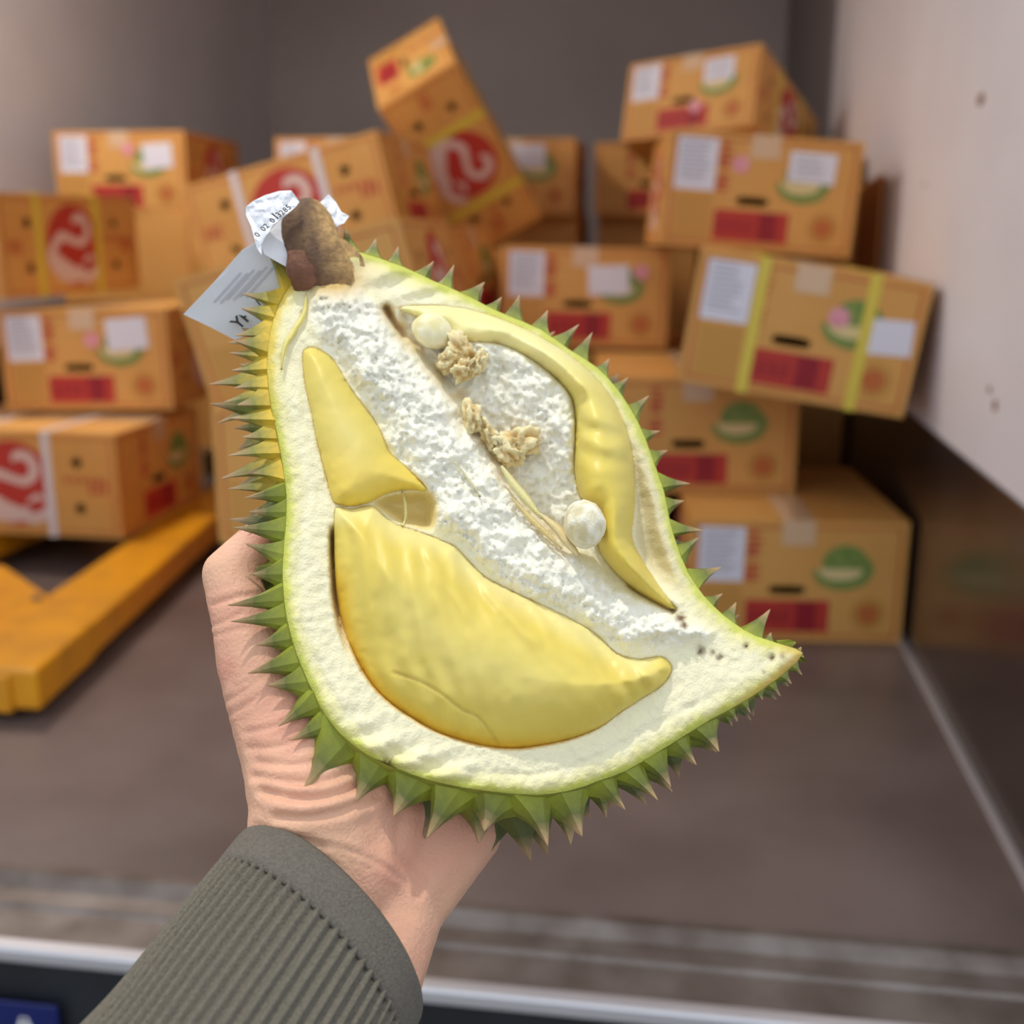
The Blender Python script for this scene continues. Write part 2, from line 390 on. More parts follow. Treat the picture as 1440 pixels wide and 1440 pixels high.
def end_print():
    q = MB(); o_ = .0006
    # frame lines
    for a, b, c, d in ((.03, .045, .97, .062), (.03, .938, .97, .955), (.03, .045, .042, .955), (.958, .045, .97, .955)): flat(q, end_pt, rect(a, b, c, d), o_, 2)
    flat(q, end_pt, rect(.06, .075, .25, .46), o_, 3)
    flat(q, end_pt, rect(.27, .08, .66, .345), o_, 0)
    flat(q, end_pt, rect(.505, .095, .60, .335), o_+.0002, 1)
    for k in range(4): glyph(q, end_pt, .29+.05*k, .14, .04, .14, o_+.0002, 1, k)
    for k, v in enumerate((.70, .50)): glyph(q, end_pt, .265, v, .07, .16, o_, 0, 11+k)
    glyph(q, end_pt, .265, .87, .07, .05, o_, 0, 15)
    # durian drawing: green fruit with a cream open half
    flat(q, end_pt, disc(.72, .66, .105, .15, a0=-20, a1=200), o_, 4)
    flat(q, end_pt, disc(.70, .60, .10, .085, a0=170, a1=370), o_+.0002, 5)
    add_ribbon(q, end_pt, [(.58, .60), (.62, .52), (.70, .48), (.79, .52), (.83, .62), (.80, .72)], [.02, .045, .05, .06, .05, .02], EASP, o_+.0001, 4)
    # gold mandala on the right
    flat(q, end_pt, disc(.84, .24, .085, .145), o_, 3); flat(q, end_pt, disc(.84, .24, .05, .085), o_+.0002, 2)
    me = mesh('end_print', q.v, q.f, False, q.m)
    for a in (M_red, M_dred, M_frame, M_gold, M_green, M_cream): me.materials.append(a)
    return me
def side_print():
    q = MB(); o_ = .0006
    for a, b, c, d in ((.025, .045, .975, .06), (.025, .94, .975, .955), (.025, .045, .033, .955), (.967, .045, .975, .955)): flat(q, side_pt, rect(a, b, c, d), o_, 2)
    for k in range(3):
        glyph(q, side_pt, .05+.032*k, .42, .027, .14, o_, 0, 31+k); glyph(q, side_pt, .86+.032*k, .42, .027, .14, o_, 0, 41+k)
    for k in range(5): glyph(q, side_pt, .74+.04*k, .52, .028, .07, o_, 0, 51+k)
    me = mesh('side_print', q.v, q.f, False, q.m)
    for a in (M_red, M_dred, M_frame): me.materials.append(a)
    return me
def bird_emblem():
    """white long-necked bird on a red disc"""
    q = MB(); o_ = .0010; s = .195
    def pt(u, v, off): return side_pt(.5+u*s*CH/CL*2.1, .5+v*s*2.1, off)
    flat(q, pt, disc(0, 0, 1.0, 1.0, 36), o_, 0)
    o2 = o_+.0003
    add_ribbon(q, pt, [(-.75, .05), (-.80, -.30), (-.45, -.62), (.0, -.72), (.35, -.62)], [.16, .42, .55, .40, .1], 1, o2, 1)      # body
    add_ribbon(q, pt, [(-.72, .0), (-.45, .22), (-.05, .12), (.30, .05), (.55, .30), (.42, .62), (.12, .66), (.02, .50)], [.25, .24, .2, .2, .24, .24, .2, .05], 1, o2, 1)   # neck and head
    add_ribbon(q, pt, [(.1, -.78), (.45, -.82), (.85, -.62), (.98, -.40)], [.2, .26, .24, .06], 1, o2+.0001, 1)
    add_ribbon(q, pt, [(.30, -.45), (.55, -.30), (.75, -.38)], [.05, .16, .05], 1, o2, 1)
    add_ribbon(q, pt, [(-.30, -.30), (.05, -.42), (.25, -.28)], [.03, .07, .03], 1, o2+.0002, 0)
    me = mesh('emblem', q.v, q.f, False, q.m); me.materials.append(M_red); me.materials.append(mat('print_pale_pink', srgb(226, 196, 184), .6))
    return me
END_PRINT, SIDE_PRINT, EMBLEM = end_print(), side_print(), bird_emblem()
ROT180 = math.pi
def sticker(name, parent, pt, poly, mt, lines=None, off=.0016):
    q = MB(); n = len(poly)
    a = [pt(u, v, off) for u, v in poly]; b = [pt(u, v, .0003) for u, v in poly]
    q.add(a+b, [tuple(range(n)), tuple(range(n, 2*n))[::-1]]+[(i, i+n, (i+1) % n+n, (i+1) % n) for i in range(n)], 0)
    o_ = q.build(name, [mt], parent)
    if lines:
        u0, v0, u1, v1, cnt = lines; q = MB()
        for k in range(cnt):
            vv = v1-(v1-v0)*(k+.8)/(cnt+.6); flat(q, pt, rect(u0+.01, vv, u1-.01-random.uniform(0, .3)*(u1-u0), vv+.012), off+.0003, 0)
        q.build('print_lines', [M_ink], o_)
    return o_
def skew(u0, v0, u1, v1, a):
    c = ((u0+u1)/2, (v0+v1)/2); r = math.radians(a); out = []
    for u, v in rect(u0, v0, u1, v1):
        x, y = (u-c[0])*EASP, v-c[1]; out.append((c[0]+(x*math.cos(r)-y*math.sin(r))/EASP, c[1]+x*math.sin(r)+y*math.cos(r)))
    return out
def strap(parent, mt, axis, pos, wd=.020, t=.0022):
    q = MB(); l, w_, h = CL/2, CW/2, CH
    # closed band around the carton: rectangle loop, outer offset t
    def loop(a, b, c, d):      # half extents in plane (p, z)
        return [(-a, b), (a, b), (a, c), (-a, c)]
    if axis == 'y':  # band crosses the long faces (loop in the y-z plane) at x = pos
        I = [(-w_, -.0003), (w_, -.0003), (w_, h+.0003), (-w_, h+.0003)]; O = [(-w_-t, -t), (w_+t, -t), (w_+t, h+t), (-w_-t, h+t)]
        P = lambda e, p: (pos+e, p[0], p[1])
    elif axis == 'x':   # loop in the x-z plane at y = pos
        I = [(-l, -.0003), (l, -.0003), (l, h+.0003), (-l, h+.0003)]; O = [(-l-t, -t), (l+t, -t), (l+t, h+t), (-l-t, h+t)]
        P = lambda e, p: (p[0], pos+e, p[1])
    else:               # horizontal loop at z = pos
        I = [(-l, -w_), (l, -w_), (l, w_), (-l, w_)]; O = [(-l-t, -w_-t), (l+t, -w_-t), (l+t, w_+t), (-l-t, w_+t)]
        P = lambda e, p: (p[0], p[1], pos+e)
    v = [P(-wd/2, p) for p in O]+[P(wd/2, p) for p in O]+[P(-wd/2, p) for p in I]+[P(wd/2, p) for p in I]
    f = []
    for i in range(4):
        j = (i+1) % 4
        f += [(i, j, j+4, i+4), (i+8, i+12, j+12, j+8), (i, i+8, j+8, j), (i+4, j+4, j+12, i+12)]
    q.add(v, f); return q.build('strap', [mt], parent)

def carton(loc, rot, label, big=True, small=(.62, .58, .85, .84, 0), pink=(.50, .74), straps=None, plain=False, tape=True, centre=False, group='durian cartons in the truck'):
    R_ = [math.radians(a) for a in rot]
    root = empty('carton', loc, R_)
    if centre: root.location = Vector(loc)-(root.rotation_euler.to_matrix() @ Vector((0, 0, CH/2)))
    tag(root, label, 'carton', group)
    obj('body', BODY, root)
    if plain: return root
    for k in (0, 1):
        a = obj('end_print', END_PRINT, root); a.rotation_euler.z = k*ROT180
        b = obj('side_print', SIDE_PRINT, root); b.rotation_euler.z = k*ROT180
        e = obj('emblem', EMBLEM, root); e.rotation_euler.z = k*ROT180
    if big: sticker('address_label', root, end_pt, skew(.045, .50, .255, .945, random.uniform(-1.5, 1.5)), M_paper, (.055, .55, .235, .93, 9))
    if small:
        u0, v0, u1, v1, a = small
        sticker('barcode_label', root, end_pt, skew(u0, v0, u1, v1, a), M_paper, (u0+.02, v0+.02, u1-.02, v1-.02, 4) if abs(a) < 2 else None, .0019)
        if abs(a) >= 2: pass
    if pink: sticker('round_sticker', root, end_pt, disc(pink[0], pink[1], .045, .075, 18), M_pink, None, .0022)
    if tape:
        q = MB(); l, h = CL/2, CH; t = .0008; wd = .03
        q.add([(-l-t, -wd, h*.80), (-l-t, wd, h*.80), (-l-t, wd, h+t), (-l-t, -wd, h+t), (l+t, -wd, h+t), (l+t, wd, h+t), (l+t, -wd, h*.8), (l+t, wd, h*.8)], [(1, 0, 3, 2), (3, 4, 5, 2), (4, 6, 7, 5)])
        q.build('packing_tape', [M_tape], root)
    if straps:
        ax, ps, mt = straps
        for p_ in ps: strap(root, mt, ax, p_)
    return root
YX = ('x', (.085, -.105), M_stray)
carton((.205, 2.335, 0), (0, 0, 94.8), 'carton on the floor at the foot of the right stack with one white label', small=None, pink=None)
carton((.014, 2.540, .2345), (0, 0, 94.8), 'carton with green fruit print uncovered, second layer of right stack behind the fruit tip', big=False, small=None, pink=None)
carton((.212, 2.315, .578), (8.4, 0, 89), 'carton with two upright yellow straps on its end, sloping against the white wall', small=(.765, .44, .965, .70, 4), pink=(.64, .66), straps=YX, centre=True)
carton((.120, 2.765, .708), (4.2, .6, 95.3), 'carton on the yellow-strapped one in the right stack, two labels, black hand hole', small=(.63, .62, .87, .88, -1), pink=(.38, .74))
carton((.087, 3.595, .93), (-4.1, 20.1, 64.2), 'topmost carton of the right stack, turned and tipped with yellow strap on its side', small=(.60, .62, .82, .90, 1), pink=(.56, .33), straps=('y', (-.09, .10), M_stray))
carton((-.255, 3.01, .476), (1.2, 1.2, 94), 'carton in the middle behind the fruit, two white labels beside a pink sticker', small=(.52, .53, .76, .82, 3), pink=(.83, .76))
carton((-.180, 3.08, .2345), (0, 0, 90), 'carton with yellow straps running round it, under the middle carton', big=False, small=None, pink=None, straps=('z', (.215, .13), M_stray))
carton((-.667, 3.367, 1.010), (40.7, 50.2, 52.1), 'tall upended carton leaning in the middle with white bird emblem between yellow straps', big=False, small=None, pink=None, straps=('y', (-.10, .12), M_stray), centre=True)
carton((-.873, 2.831, .682), (-1.1, -14.0, -3.7), 'carton tilted up to the right behind the stem, two white straps on its long side', straps=('y', (-.115, .095), M_straw), small=None, pink=None)
carton((-.710, 2.835, .474), (0, -14, -3.7), 'carton underneath the tilted white-strapped one, only its lit corner showing', small=None, big=False, pink=None)
carton((-1.683, 3.563, .803), (0, 0, 93.6), 'carton at the top left in front of the pale wall, two white labels', small=(.68, .55, .90, .85, 3), pink=(.57, .78))
carton((-1.28, 3.56, .5685), (0, 0, 90), 'carton under the right corner of the top left one, mostly hidden', small=None, pink=None, big=False)
carton((-1.675, 2.70, .602), (0, 0, 80), 'carton in shade at the left edge with two yellow straps and a red emblem', straps=('y', (-.12, .09), M_stray))
carton((-1.396, 2.732, .338), (-1.0, 1.0, 95.3), 'carton in the middle of the left stack, two white labels and red panel', small=(.64, .60, .88, .91, 4), pink=(.55, .70))
carton((-1.449, 2.476, .0925), (0, 0, -1.6), 'carton resting on the yellow pallet truck with a white strap round it', big=False, small=(.60, .52, .84, .80, 1), pink=None, straps=('y', (-.095, .085), M_straw))
carton((-.606, 2.10, .497), (-15, 0, 92.5), 'carton tilted behind the hanging paper tag and the fruit spikes', pink=(.22, .60), big=False, small=None)
carton((-.585, 2.045, .2345), (0, 0, 93), 'upright carton just left of the fruit above the thumb', big=False, small=None, pink=None)
carton((-1.10, 3.88, .803), (0, 0, 90), 'carton peeping over the tilted white-strapped one near the back', small=None, pink=None)
carton((-.560, 4.005, .803), (0, 0, 91), 'back carton right of the leaning upended one, small white label', big=False, small=(.50, .62, .76, .92, 1), pink=None)
carton((-.108, 4.22, .803), (0, 0, 90), 'back carton across a dark gap, partly behind the right stack', big=False, small=None, pink=None)
# cartons underneath and behind that carry the others
HID = 'plain carton buried in the pile, carrying the ones in view'
PALZ = .1
for loc, rot in [((-.222, 2.555, 0), (0, 0, 90)), ((.225, 3.29, 0), (0, 0, 90)), ((.225, 3.29, .2342), (0, 0, 90)), ((.225, 3.29, .4684), (0, 0, 90)), ((.225, 3.285, .7030), (0, 0, 90)),
                 ((-.180, 3.08, 0), (0, 0, 90)), ((-.585, 2.085, 0), (0, 0, 92)), ((-.605, 2.93, 0), (0, 0, 90)), ((-.653, 2.84, .248), (0, -14, -3.7)),
                 ((-.62, 3.42, 0), (0, 0, 0)), ((-.62, 3.42, .2342), (0, 0, 0)), ((-.62, 3.46, .4684), (0, 0, 4))]:
    carton(loc, rot, HID, plain=True, group='buried cartons')
for x, y, n in ((-1.683, 3.57, 3), (-1.28, 3.57, 2), (-1.08, 4.09, 3), (-.56, 4.11, 3), (-.105, 4.345, 3), (.232, 3.83, 3)):
    for k in range(n): carton((x, y, PALZ+.2345*k), (0, 0, 90), HID, plain=True, group='buried cartons')
for x0, x1, y0, y1 in ((-1.90, -1.07, 3.30, 3.825), (-1.30, -.34, 3.835, 4.37), (.03, .434, 3.575, 4.088), (-.31, .10, 4.092, 4.60)):
    p_ = empty('pallet', ((x0+x1)/2, (y0+y1)/2, 0)); tag(p_, 'wooden pallet buried under the back cartons', 'pallet', 'pallets under the back cartons')
    hx, hy = (x1-x0)/2, (y1-y0)/2
    q = MB(); q.box((-hx, -hy, .082), (hx, -hy+.09, .0995)); bm_ = q.build('deck_board', M_wood, p_)
    nb = 5
    for k in range(1, nb):
        c = obj('deck_board', bm_.data, p_); c.location.y = k*(2*hy-.09)/(nb-1)
    q = MB(); q.box((-hx, -hy, 0), (-hx+.05, hy, .082)); s_ = q.build('stringer', M_wood, p_)
    for k in (1, 2):
        c = obj('stringer', s_.data, p_); c.location.x = k*(2*hx-.05)/2
# thin brown sheet added for the dark shape on the right wall
cb = MB(); cb.box((-.004, -.25, 0), (.004, .25, .21))
o = cb.build('brown_sheet', mat('sheet_brown', srgb(168, 112, 56), 0.7)); o.location = (XR-.012, 2.95, .655); o.rotation_euler = (math.radians(-2), 0, 0)
tag(o, 'thin dark brown sheet added between carton and white wall', 'cardboard')

# ------------------------------------------------------------------ the opened durian
# its cut face lies in a tilted plane; (u, v) below are places on that face, turned once into metres in its own frame
D0 = at(700, 740, .515)
EN = (RT*0.22+UP*0.36-FWD*0.905).normalized()
EX = (RT-EN*RT.dot(EN)).normalized(); EY = EN.cross(EX)
DM = Matrix.Identity(4)
for i in range(3): DM[i][0] = EX[i]; DM[i][1] = EY[i]; DM[i][2] = EN[i]; DM[i][3] = D0[i]
def face_xy(u, v):
    u = np.asarray(u, float); v = np.asarray(v, float)
    d = np.array(FWD)[None, :]+np.array(RT)[None, :]*((u.ravel()-CXY)/F_PX)[:, None]-np.array(UP)[None, :]*((v.ravel()-CXY)/F_PX)[:, None]
    n = np.array(EN); c = np.array(CAM); t = ((np.array(D0)-c) @ n)/(d @ n)
    P = c+d*t[:, None]-np.array(D0)
    return np.stack([P @ np.array(EX), P @ np.array(EY)], 1)
def face_xyh(u, v, h):
    u = np.asarray(u, float); v = np.asarray(v, float); h = np.zeros(len(u))+h
    d = np.array(FWD)[None, :]+np.array(RT)[None, :]*((u-CXY)/F_PX)[:, None]-np.array(UP)[None, :]*((v-CXY)/F_PX)[:, None]
    n = np.array(EN); c = np.array(CAM); t = ((np.array(D0)-c) @ n+h)/(d @ n)
    P = c+d*t[:, None]-np.array(D0)
    return np.stack([P @ np.array(EX), P @ np.array(EY), h], 1)
def loc_pt(u, v, h=0.0): return Vector(face_xyh([u], [v], h)[0])
PXM = float(np.linalg.norm(face_xy([701], [740])[0]-face_xy([700], [740])[0]))       # metres per unit on the face

OUT = smooth_poly([(430,392),(408,402),(392,428),(380,468),(376,520),(381,570),(390,612),(398,655),(403,700),(402,740),(398,780),(398,820),(402,860),(411,902),(425,940),(441,975),(463,1014),(492,1044),(525,1066),(560,1082),(600,1096),(650,1107),(700,1114),(755,1118),(800,1112),(840,1099),(880,1084),(920,1061),(960,1036),(1000,1012),(1040,990),(1080,964),(1108,942),(1129,918),
    (1100,906),(1062,894),(1032,876),(1003,852),(978,822),(958,782),(943,738),(934,692),(917,642),(897,592),(871,551),(840,517),(800,491),(760,463),(722,447),(690,433),(650,412),(610,395),(570,376),(532,362),(500,353),(478,352),(455,368)], True, 2)
POD_A = smooth_poly([(425,498),(433,488),(448,490),(468,504),(486,533),(504,560),(520,580),(538,610),(548,635),(566,651),(588,672),(602,690),(580,690),(556,692),(535,699),(517,708),(497,713),(480,711),(468,705),(460,680),(452,650),(445,620),(437,580),(428,540)])
POD_B = smooth_poly([(471,714),(492,715),(512,711),(527,711),(541,725),(560,737),(585,745),(604,752),(626,761),(641,768),(657,785),(682,810),(720,830),(760,849),(800,868),(838,891),(868,918),(900,926),(928,922),(943,931),(945,945),(931,965),(900,985),(870,1005),(845,1024),(810,1040),(770,1050),(730,1056),(690,1054),(650,1045),(610,1031),(572,1009),(538,984),(513,955),(494,920),(481,880),(474,840),(471,800),(470,757)])
POD_C = smooth_poly([(556,432),(600,428),(650,432),(700,446),(750,468),(797,496),(835,528),(862,562),(882,606),(891,655),(893,710),(889,755),(904,788),(928,825),(950,856),(925,846),(890,826),(862,802),(843,775),(838,748),(834,716),(816,700),(808,668),(808,630),(809,592),(802,556),(772,524),(735,498),(700,484),(665,482),(640,478),(618,462),(590,448)])
CORE = smooth_poly([(440,420),(480,400),(520,420),(548,450),(575,490),(610,530),(650,580),(690,640),(720,680),(770,740),(820,785),(880,830),(940,865),(1000,890),(960,900),(900,915),(860,905),(820,870),(760,845),(700,815),(650,765),(610,735),(600,690),(560,645),(535,590),(500,545),(470,500),(445,470)])
GROOVE = smooth_poly([(545,436),(575,478),(612,520),(650,565),(672,605),(700,648),(722,682),(757,725),(792,766)], False)
SLIT1 = smooth_poly([(543,434),(549,446),(558,460),(568,472)], False)
SLIT2 = smooth_poly([(888,822),(905,834),(925,846),(946,858)], False)
CHAM = smooth_poly([(560,440),(600,446),(640,474),(700,480),(740,498),(776,524),(806,556),(812,600),(811,660),(818,700),(836,716),(840,750),(838,775),(800,770),(755,722),(720,680),(690,630),(660,580),(620,530),(580,485)])
POCK = smooth_poly([(522,706),(545,694),(575,690),(602,690),(614,704),(616,725),(606,746),(580,743),(558,736),(540,724)])
PITH_LINE = smooth_poly([(432,430),(420,470),(402,500),(398,540),(410,600),(425,660),(428,720),(420,780),(425,860),(440,920),(475,990),(530,1040),(600,1070),(700,1088),(780,1085),(860,1055),(940,1010),(1020,970)], False)

def pith_height(U, V, cav=True):
    do, ins = pl_dist(U, V, OUT); dout = np.where(ins, do, 0)
    sb, sa, sc = sdist(U, V, POD_B), sdist(U, V, POD_A), sdist(U, V, POD_C)
    sk, sh, sp = sdist(U, V, CORE), sdist(U, V, CHAM), sdist(U, V, POCK)
    h = -.0035*np.exp(-dout/7.0)
    h += .0009*fbm(U/30, V/30, oct=3)+.0008*fbm(U/7, V/7, oct=2)
    h += .009*sstep(-14, 34, sk)
    crumb = sstep(-8, 10, np.maximum(sk, sh))*sstep(-6, 6, -sb)*sstep(-6, 6, -sa)
    h += crumb*(.0024*fbm(U/6, V/6, oct=3, gain=.8)+.0040*fbm(U/26, V/26, oct=3))
    # opened chamber right of the core: sinks towards the groove, climbs to the pod
    dg, _ = pl_dist(U, V, GROOVE, False)
    inC = sstep(-2, 10, sh)
    h += inC*(-.006+.016*sstep(10, 120, dg))
    h -= .007*np.exp(-(dg/9)**2)*sstep(-30, 10, np.maximum(sk, sh))*(0.6+.8*vnoise(U/14, V/14))
    # cavities below the pods, crevice along the rim
    if not cav: return h
    for s_, dep in ((sb, .022), (sa, .016), (sc, .012)): h -= dep*sstep(1, 14, s_)
    crev = sstep(-9, 0, sb)*sstep(500, 462, U)*sstep(735, 760, V)*sstep(960, 900, V)
    h -= .016*crev
    h -= .013*sstep(-2, 20, sp)
    for S_ in (SLIT1, SLIT2):
        d, _ = pl_dist(U, V, S_, False); h -= .008*np.exp(-(d/5.0)**2)
    # inner rind wall right of the right-hand pod slopes away
    h -= .012*sstep(850, 925, U)*sstep(560, 620, V)*sstep(850, 780, V)*sstep(14, 42, dout)
    d, _ = pl_dist(U, V, PITH_LINE, False)
    h -= .0012*np.exp(-(d/5.0)**2)*(0.6+1.2*vnoise(U/25, V/25))
    # rind folds towards the top right
    h += .0022*np.sin((V+0.45*U)/7.0)*sstep(470, 540, U)*sstep(700, 620, U)*sstep(0, 12, dout)*sstep(-60, -15, -do)*sstep(0, 20, -sc)
    # dry pits near the tip
    for cu, cv, r in ((958, 868, 7), (985, 915, 6), (1002, 918, 4), (1050, 910, 4), (1012, 925, 5), (1085, 925, 5), (962, 880, 5), (545, 1073, 7)):
        h -= .002*np.exp(-((U-cu)**2+(V-cv)**2)/(r*r))*(1+1.5*vnoise(U/3, V/3))
    return h
def pith_col(U, V, h):
    c = lambda *a: np.array(s2l(a))[None, :]
    do, ins = pl_dist(U, V, OUT); dout = np.where(ins, do, 0)
    sk, sh = sdist(U, V, CORE), sdist(U, V, CHAM)
    sb, sa, sc = sdist(U, V, POD_B), sdist(U, V, POD_A), sdist(U, V, POD_C)
    mix = lambda a, b, t: a*(1-t[:, None])+b*t[:, None]
    col = mix(c(232, 224, 160), c(241, 235, 198), sstep(6, 34, dout+10*fbm(U/16, V/16)))
    left_top = sstep(640, 480, V)*sstep(470, 420, U)
    rimc = mix(c(204, 208, 92), c(226, 200, 88), left_top)
    col = mix(col, rimc, sstep(15, 2, dout+7*fbm(U/12, V/12)))
    col = mix(col, c(246, 243, 224), sstep(-10, 12, np.maximum(sk, sh)+14*fbm(U/18, V/18)))
    dg, _ = pl_dist(U, V, GROOVE, False)
    col = mix(col, c(224, 196, 140), .8*np.exp(-(dg/13)**2)*(.6+vnoise(U/9, V/9)))
    tan = np.exp(-(((U-730)/32)**2+((V-622)/20)**2))
    col = mix(col, c(222, 192, 132), .75*np.clip(tan, 0, 1))
    # shade in the crevices beside the pods is painted in as dark amber
    am = np.maximum.reduce([sstep(-9, 1, sb)*sstep(505, 470, U)*sstep(730, 760, V), sstep(-1, 3, sb), sstep(-1, 3, sa), sstep(-1, 3, sc)])
    col = mix(col, c(206, 160, 52), am*.9)
    for S_ in (SLIT1, SLIT2):
        d, _ = pl_dist(U, V, S_, False); col = mix(col, c(186, 132, 44), .6*np.exp(-((d+2*vnoise(U/6, V/6))/5.0)**2))  # shading inside the slits put into the colour
    sp = sdist(U, V, POCK); col = mix(col, c(232, 212, 142), sstep(-4, 6, sp))
    wallr = sstep(868, 900, U)*sstep(600, 660, V)*sstep(850, 790, V)*sstep(3, 16, dout)*sstep(0, 8, -sc)
    col = mix(col, c(222, 212, 172), wallr)
    stemy = np.exp(-(((U-470)/42)**2+((V-392)/26)**2)); col = mix(col, c(206, 168, 84), np.clip(stemy*1.1, 0, .9))
    for cu, cv, r in ((958, 868, 7), (985, 915, 6), (1002, 918, 4), (1050, 910, 4), (1012, 925, 5), (1085, 925, 5), (962, 880, 5), (545, 1073, 9), (1100, 921, 4), (1075, 945, 3)):
        col = mix(col, c(120, 90, 60), np.clip(.8*np.exp(-((U-cu)**2+(V-cv)**2)/(r*r))*(1+2*vnoise(U/4, V/4)), 0, 1))
    tipb = sstep(1085, 1128, U); col = mix(col, c(196, 150, 92), tipb*.7*(.7+vnoise(U/6, V/6)))
    lowtip = sstep(1000, 1080, U)*sstep(14, 2, dout)*sstep(900, 930, V); col = mix(col, c(222, 176, 84), lowtip*.7)
    return np.clip(col, 0, 1)

M_pith = mat('durian_pith', None, 0.62, 0, None, (900, 0.5, 0.0012), attr='Col', sss=(.25, (1, .85, .5), .004))
M_pod = mat('durian_pod', None, 0.42, 0, None, (500, 0.10, 0.0006), attr='Col', sss=(.35, (1, .75, .2), .006), spec=.4)
M_husk = mat('durian_husk', None, 0.55, 0, (90, srgb(86, 92, 36), 0.5, 4), (300, .3, .001), attr='Col')

durian = empty('durian'); durian.matrix_world = DM
tag(durian, 'opened half durian with yellow pods and green spiky husk held in the hand', 'fruit')

V2, FC, nb = cdt(OUT, 3.6)
U_, V_ = V2[:, 0], V2[:, 1]
H_ = pith_height(U_, V_); P3 = face_xyh(U_, V_, H_)
obj('rind_flesh', mesh('rind_flesh', P3, fix_up(V2, FC), True, None, pith_col(U_, V_, H_)), durian, M_pith)

def pod(name, poly, hfun, cfun, step=4.5, skirt=.012, matl=None):
    V2, FC, nb_ = cdt(poly, step)
    U, V = V2[:, 0], V2[:, 1]; d, ins = pl_dist(U, V, poly)
    h = hfun(U, V, d)+pith_height(U, V, False)*np.exp(-d/16.0); P = face_xyh(U, V, h)
    fs = fix_up(V2, FC); col = cfun(U, V, d)
    # skirt following the border down into the cavity (border edges are used by one face only)
    cnt = {}
    for f in fs:
        for i in range(3):
            a, b = f[i], f[(i+1) % 3]; k = (min(a, b), max(a, b)); cnt[k] = None if k in cnt else (a, b)
    edges = [e for e in cnt.values() if e]
    ring = {}
    P = list(P); col = list(col); c0 = face_xy([poly[:, 0].mean()], [poly[:, 1].mean()])[0]
    for a, b in edges:
        for q_ in (a, b):
            if q_ not in ring:
                ring[q_] = len(P); p = P[q_]; P.append(np.array([p[0]+(c0[0]-p[0])*.04, p[1]+(c0[1]-p[1])*.04, p[2]-skirt])); col.append(col[q_])
    fs += [[b, a, ring[a], ring[b]] for a, b in edges]
    return obj(name, mesh(name, P, fs, True, None, np.array(col)), durian, matl or M_pod)
C3 = lambda *a: np.array(s2l(a))[None, :]
mixc = lambda a, b, t: a*(1-t[:, None])+b*t[:, None]
def dome(d, D, H): t = np.clip(d/D, 0, 1); return H*np.sqrt(np.clip(1-(1-t)**2, 0, 1))
B_TOP = smooth_poly([(470,712),(527,711),(560,737),(604,752),(641,768),(682,810),(760,849),(838,891),(900,926)], False)
CRACK = smooth_poly([(552,945),(590,958),(620,975),(650,998),(672,1008),(690,1030),(700,1046)], False)
def hB(U, V, d):
    h = -.0022+dome(d, 112, .0205)
    dt, _ = pl_dist(U, V, B_TOP, False)
    h -= .0075*sstep(60, 190, dt)
    # folds running from the core edge down-left
    s = (U*0.62+V*0.78) ; w_ = (U*0.80-V*0.60)
    fold = np.sin(w_/7.5+2.2*fbm(s/60, w_/60, oct=2))*.5+np.sin(w_/4.1+3*fbm(s/50, w_/40, oct=2))*.3
    h += .0027*fold*sstep(90, 8, dt)*sstep(560, 640, U)*sstep(2, 12, d)
    # long shallow streaks down the left flank
    h += .0007*np.sin((U*0.97-V*0.22)/5.0+3*fbm(U/70, V/70, oct=2))*sstep(760, 560, U)*sstep(4, 20, d)
    h += .0011*fbm(U/55, V/55, oct=3)
    dc, _ = pl_dist(U, V, CRACK, False); h -= .0007*np.exp(-(dc/1.9)**2)
    return h
def cB(U, V, d):
    col = mixc(C3(224, 202, 94), C3(228, 212, 120), sstep(30, 130, d+20*fbm(U/40, V/40)))
    col = mixc(col, C3(228, 186, 52), .9*sstep(34, 2, d)*sstep(800, 860, V+.15*(700-U))*sstep(860, 700, U))
    dt, _ = pl_dist(U, V, B_TOP, False); col = mixc(col, C3(240, 230, 164), .7*sstep(40, 2, dt))
    dc, _ = pl_dist(U, V, CRACK, False); return mixc(col, C3(196, 160, 70), .35*np.exp(-(dc/2.2)**2))
pod('fruit_pod', POD_B, hB, cB, 3.2)
def hA(U, V, d): return -.0018+dome(d, 48, .0125)+.0009*fbm(U/40, V/40, oct=3)+.0016*np.exp(-((V-.12*(540-U)-706)/7)**2)*sstep(500, 520, U)
def cA(U, V, d):
    col = mixc(C3(226, 206, 104), C3(230, 214, 130), sstep(8, 50, d)); return mixc(col, C3(232, 202, 80), .7*sstep(600, 690, V))
pod('fruit_pod', POD_A, hA, cA, 4)
C_MID = smooth_poly([(560,436),(650,450),(740,482),(815,530),(850,590),(856,660),(852,720),(870,780),(920,830)], False)
def hC(U, V, d):
    h = -.0018+dome(d, 44, .019)*(.5+.9*sstep(640, 830, U)*sstep(870, 780, V))
    fold = np.sin((V-0.22*U)/6.2+3*fbm(U/50, V/50, oct=2))
    h += .0011*fold*sstep(780, 820, U)*sstep(500, 540, V)*sstep(690, 620, V)*sstep(3, 12, d)
    h += .0011*np.sin((V+.5*U)/9+3*fbm(U/40, V/40, oct=2))*sstep(800, 740, U)*sstep(2, 10, d)
    return h+.0010*fbm(U/45, V/45, oct=3)
def cC(U, V, d):
    col = mixc(C3(228, 212, 116), C3(222, 200, 90), sstep(560, 700, V)); col = mixc(col, C3(246, 238, 176), sstep(560, 480, V)*.8)
    return mixc(col, C3(224, 200, 96), .5*sstep(16, 2, d)*sstep(840, 880, U))
pod('fruit_pod', POD_C, hC, cC, 4)

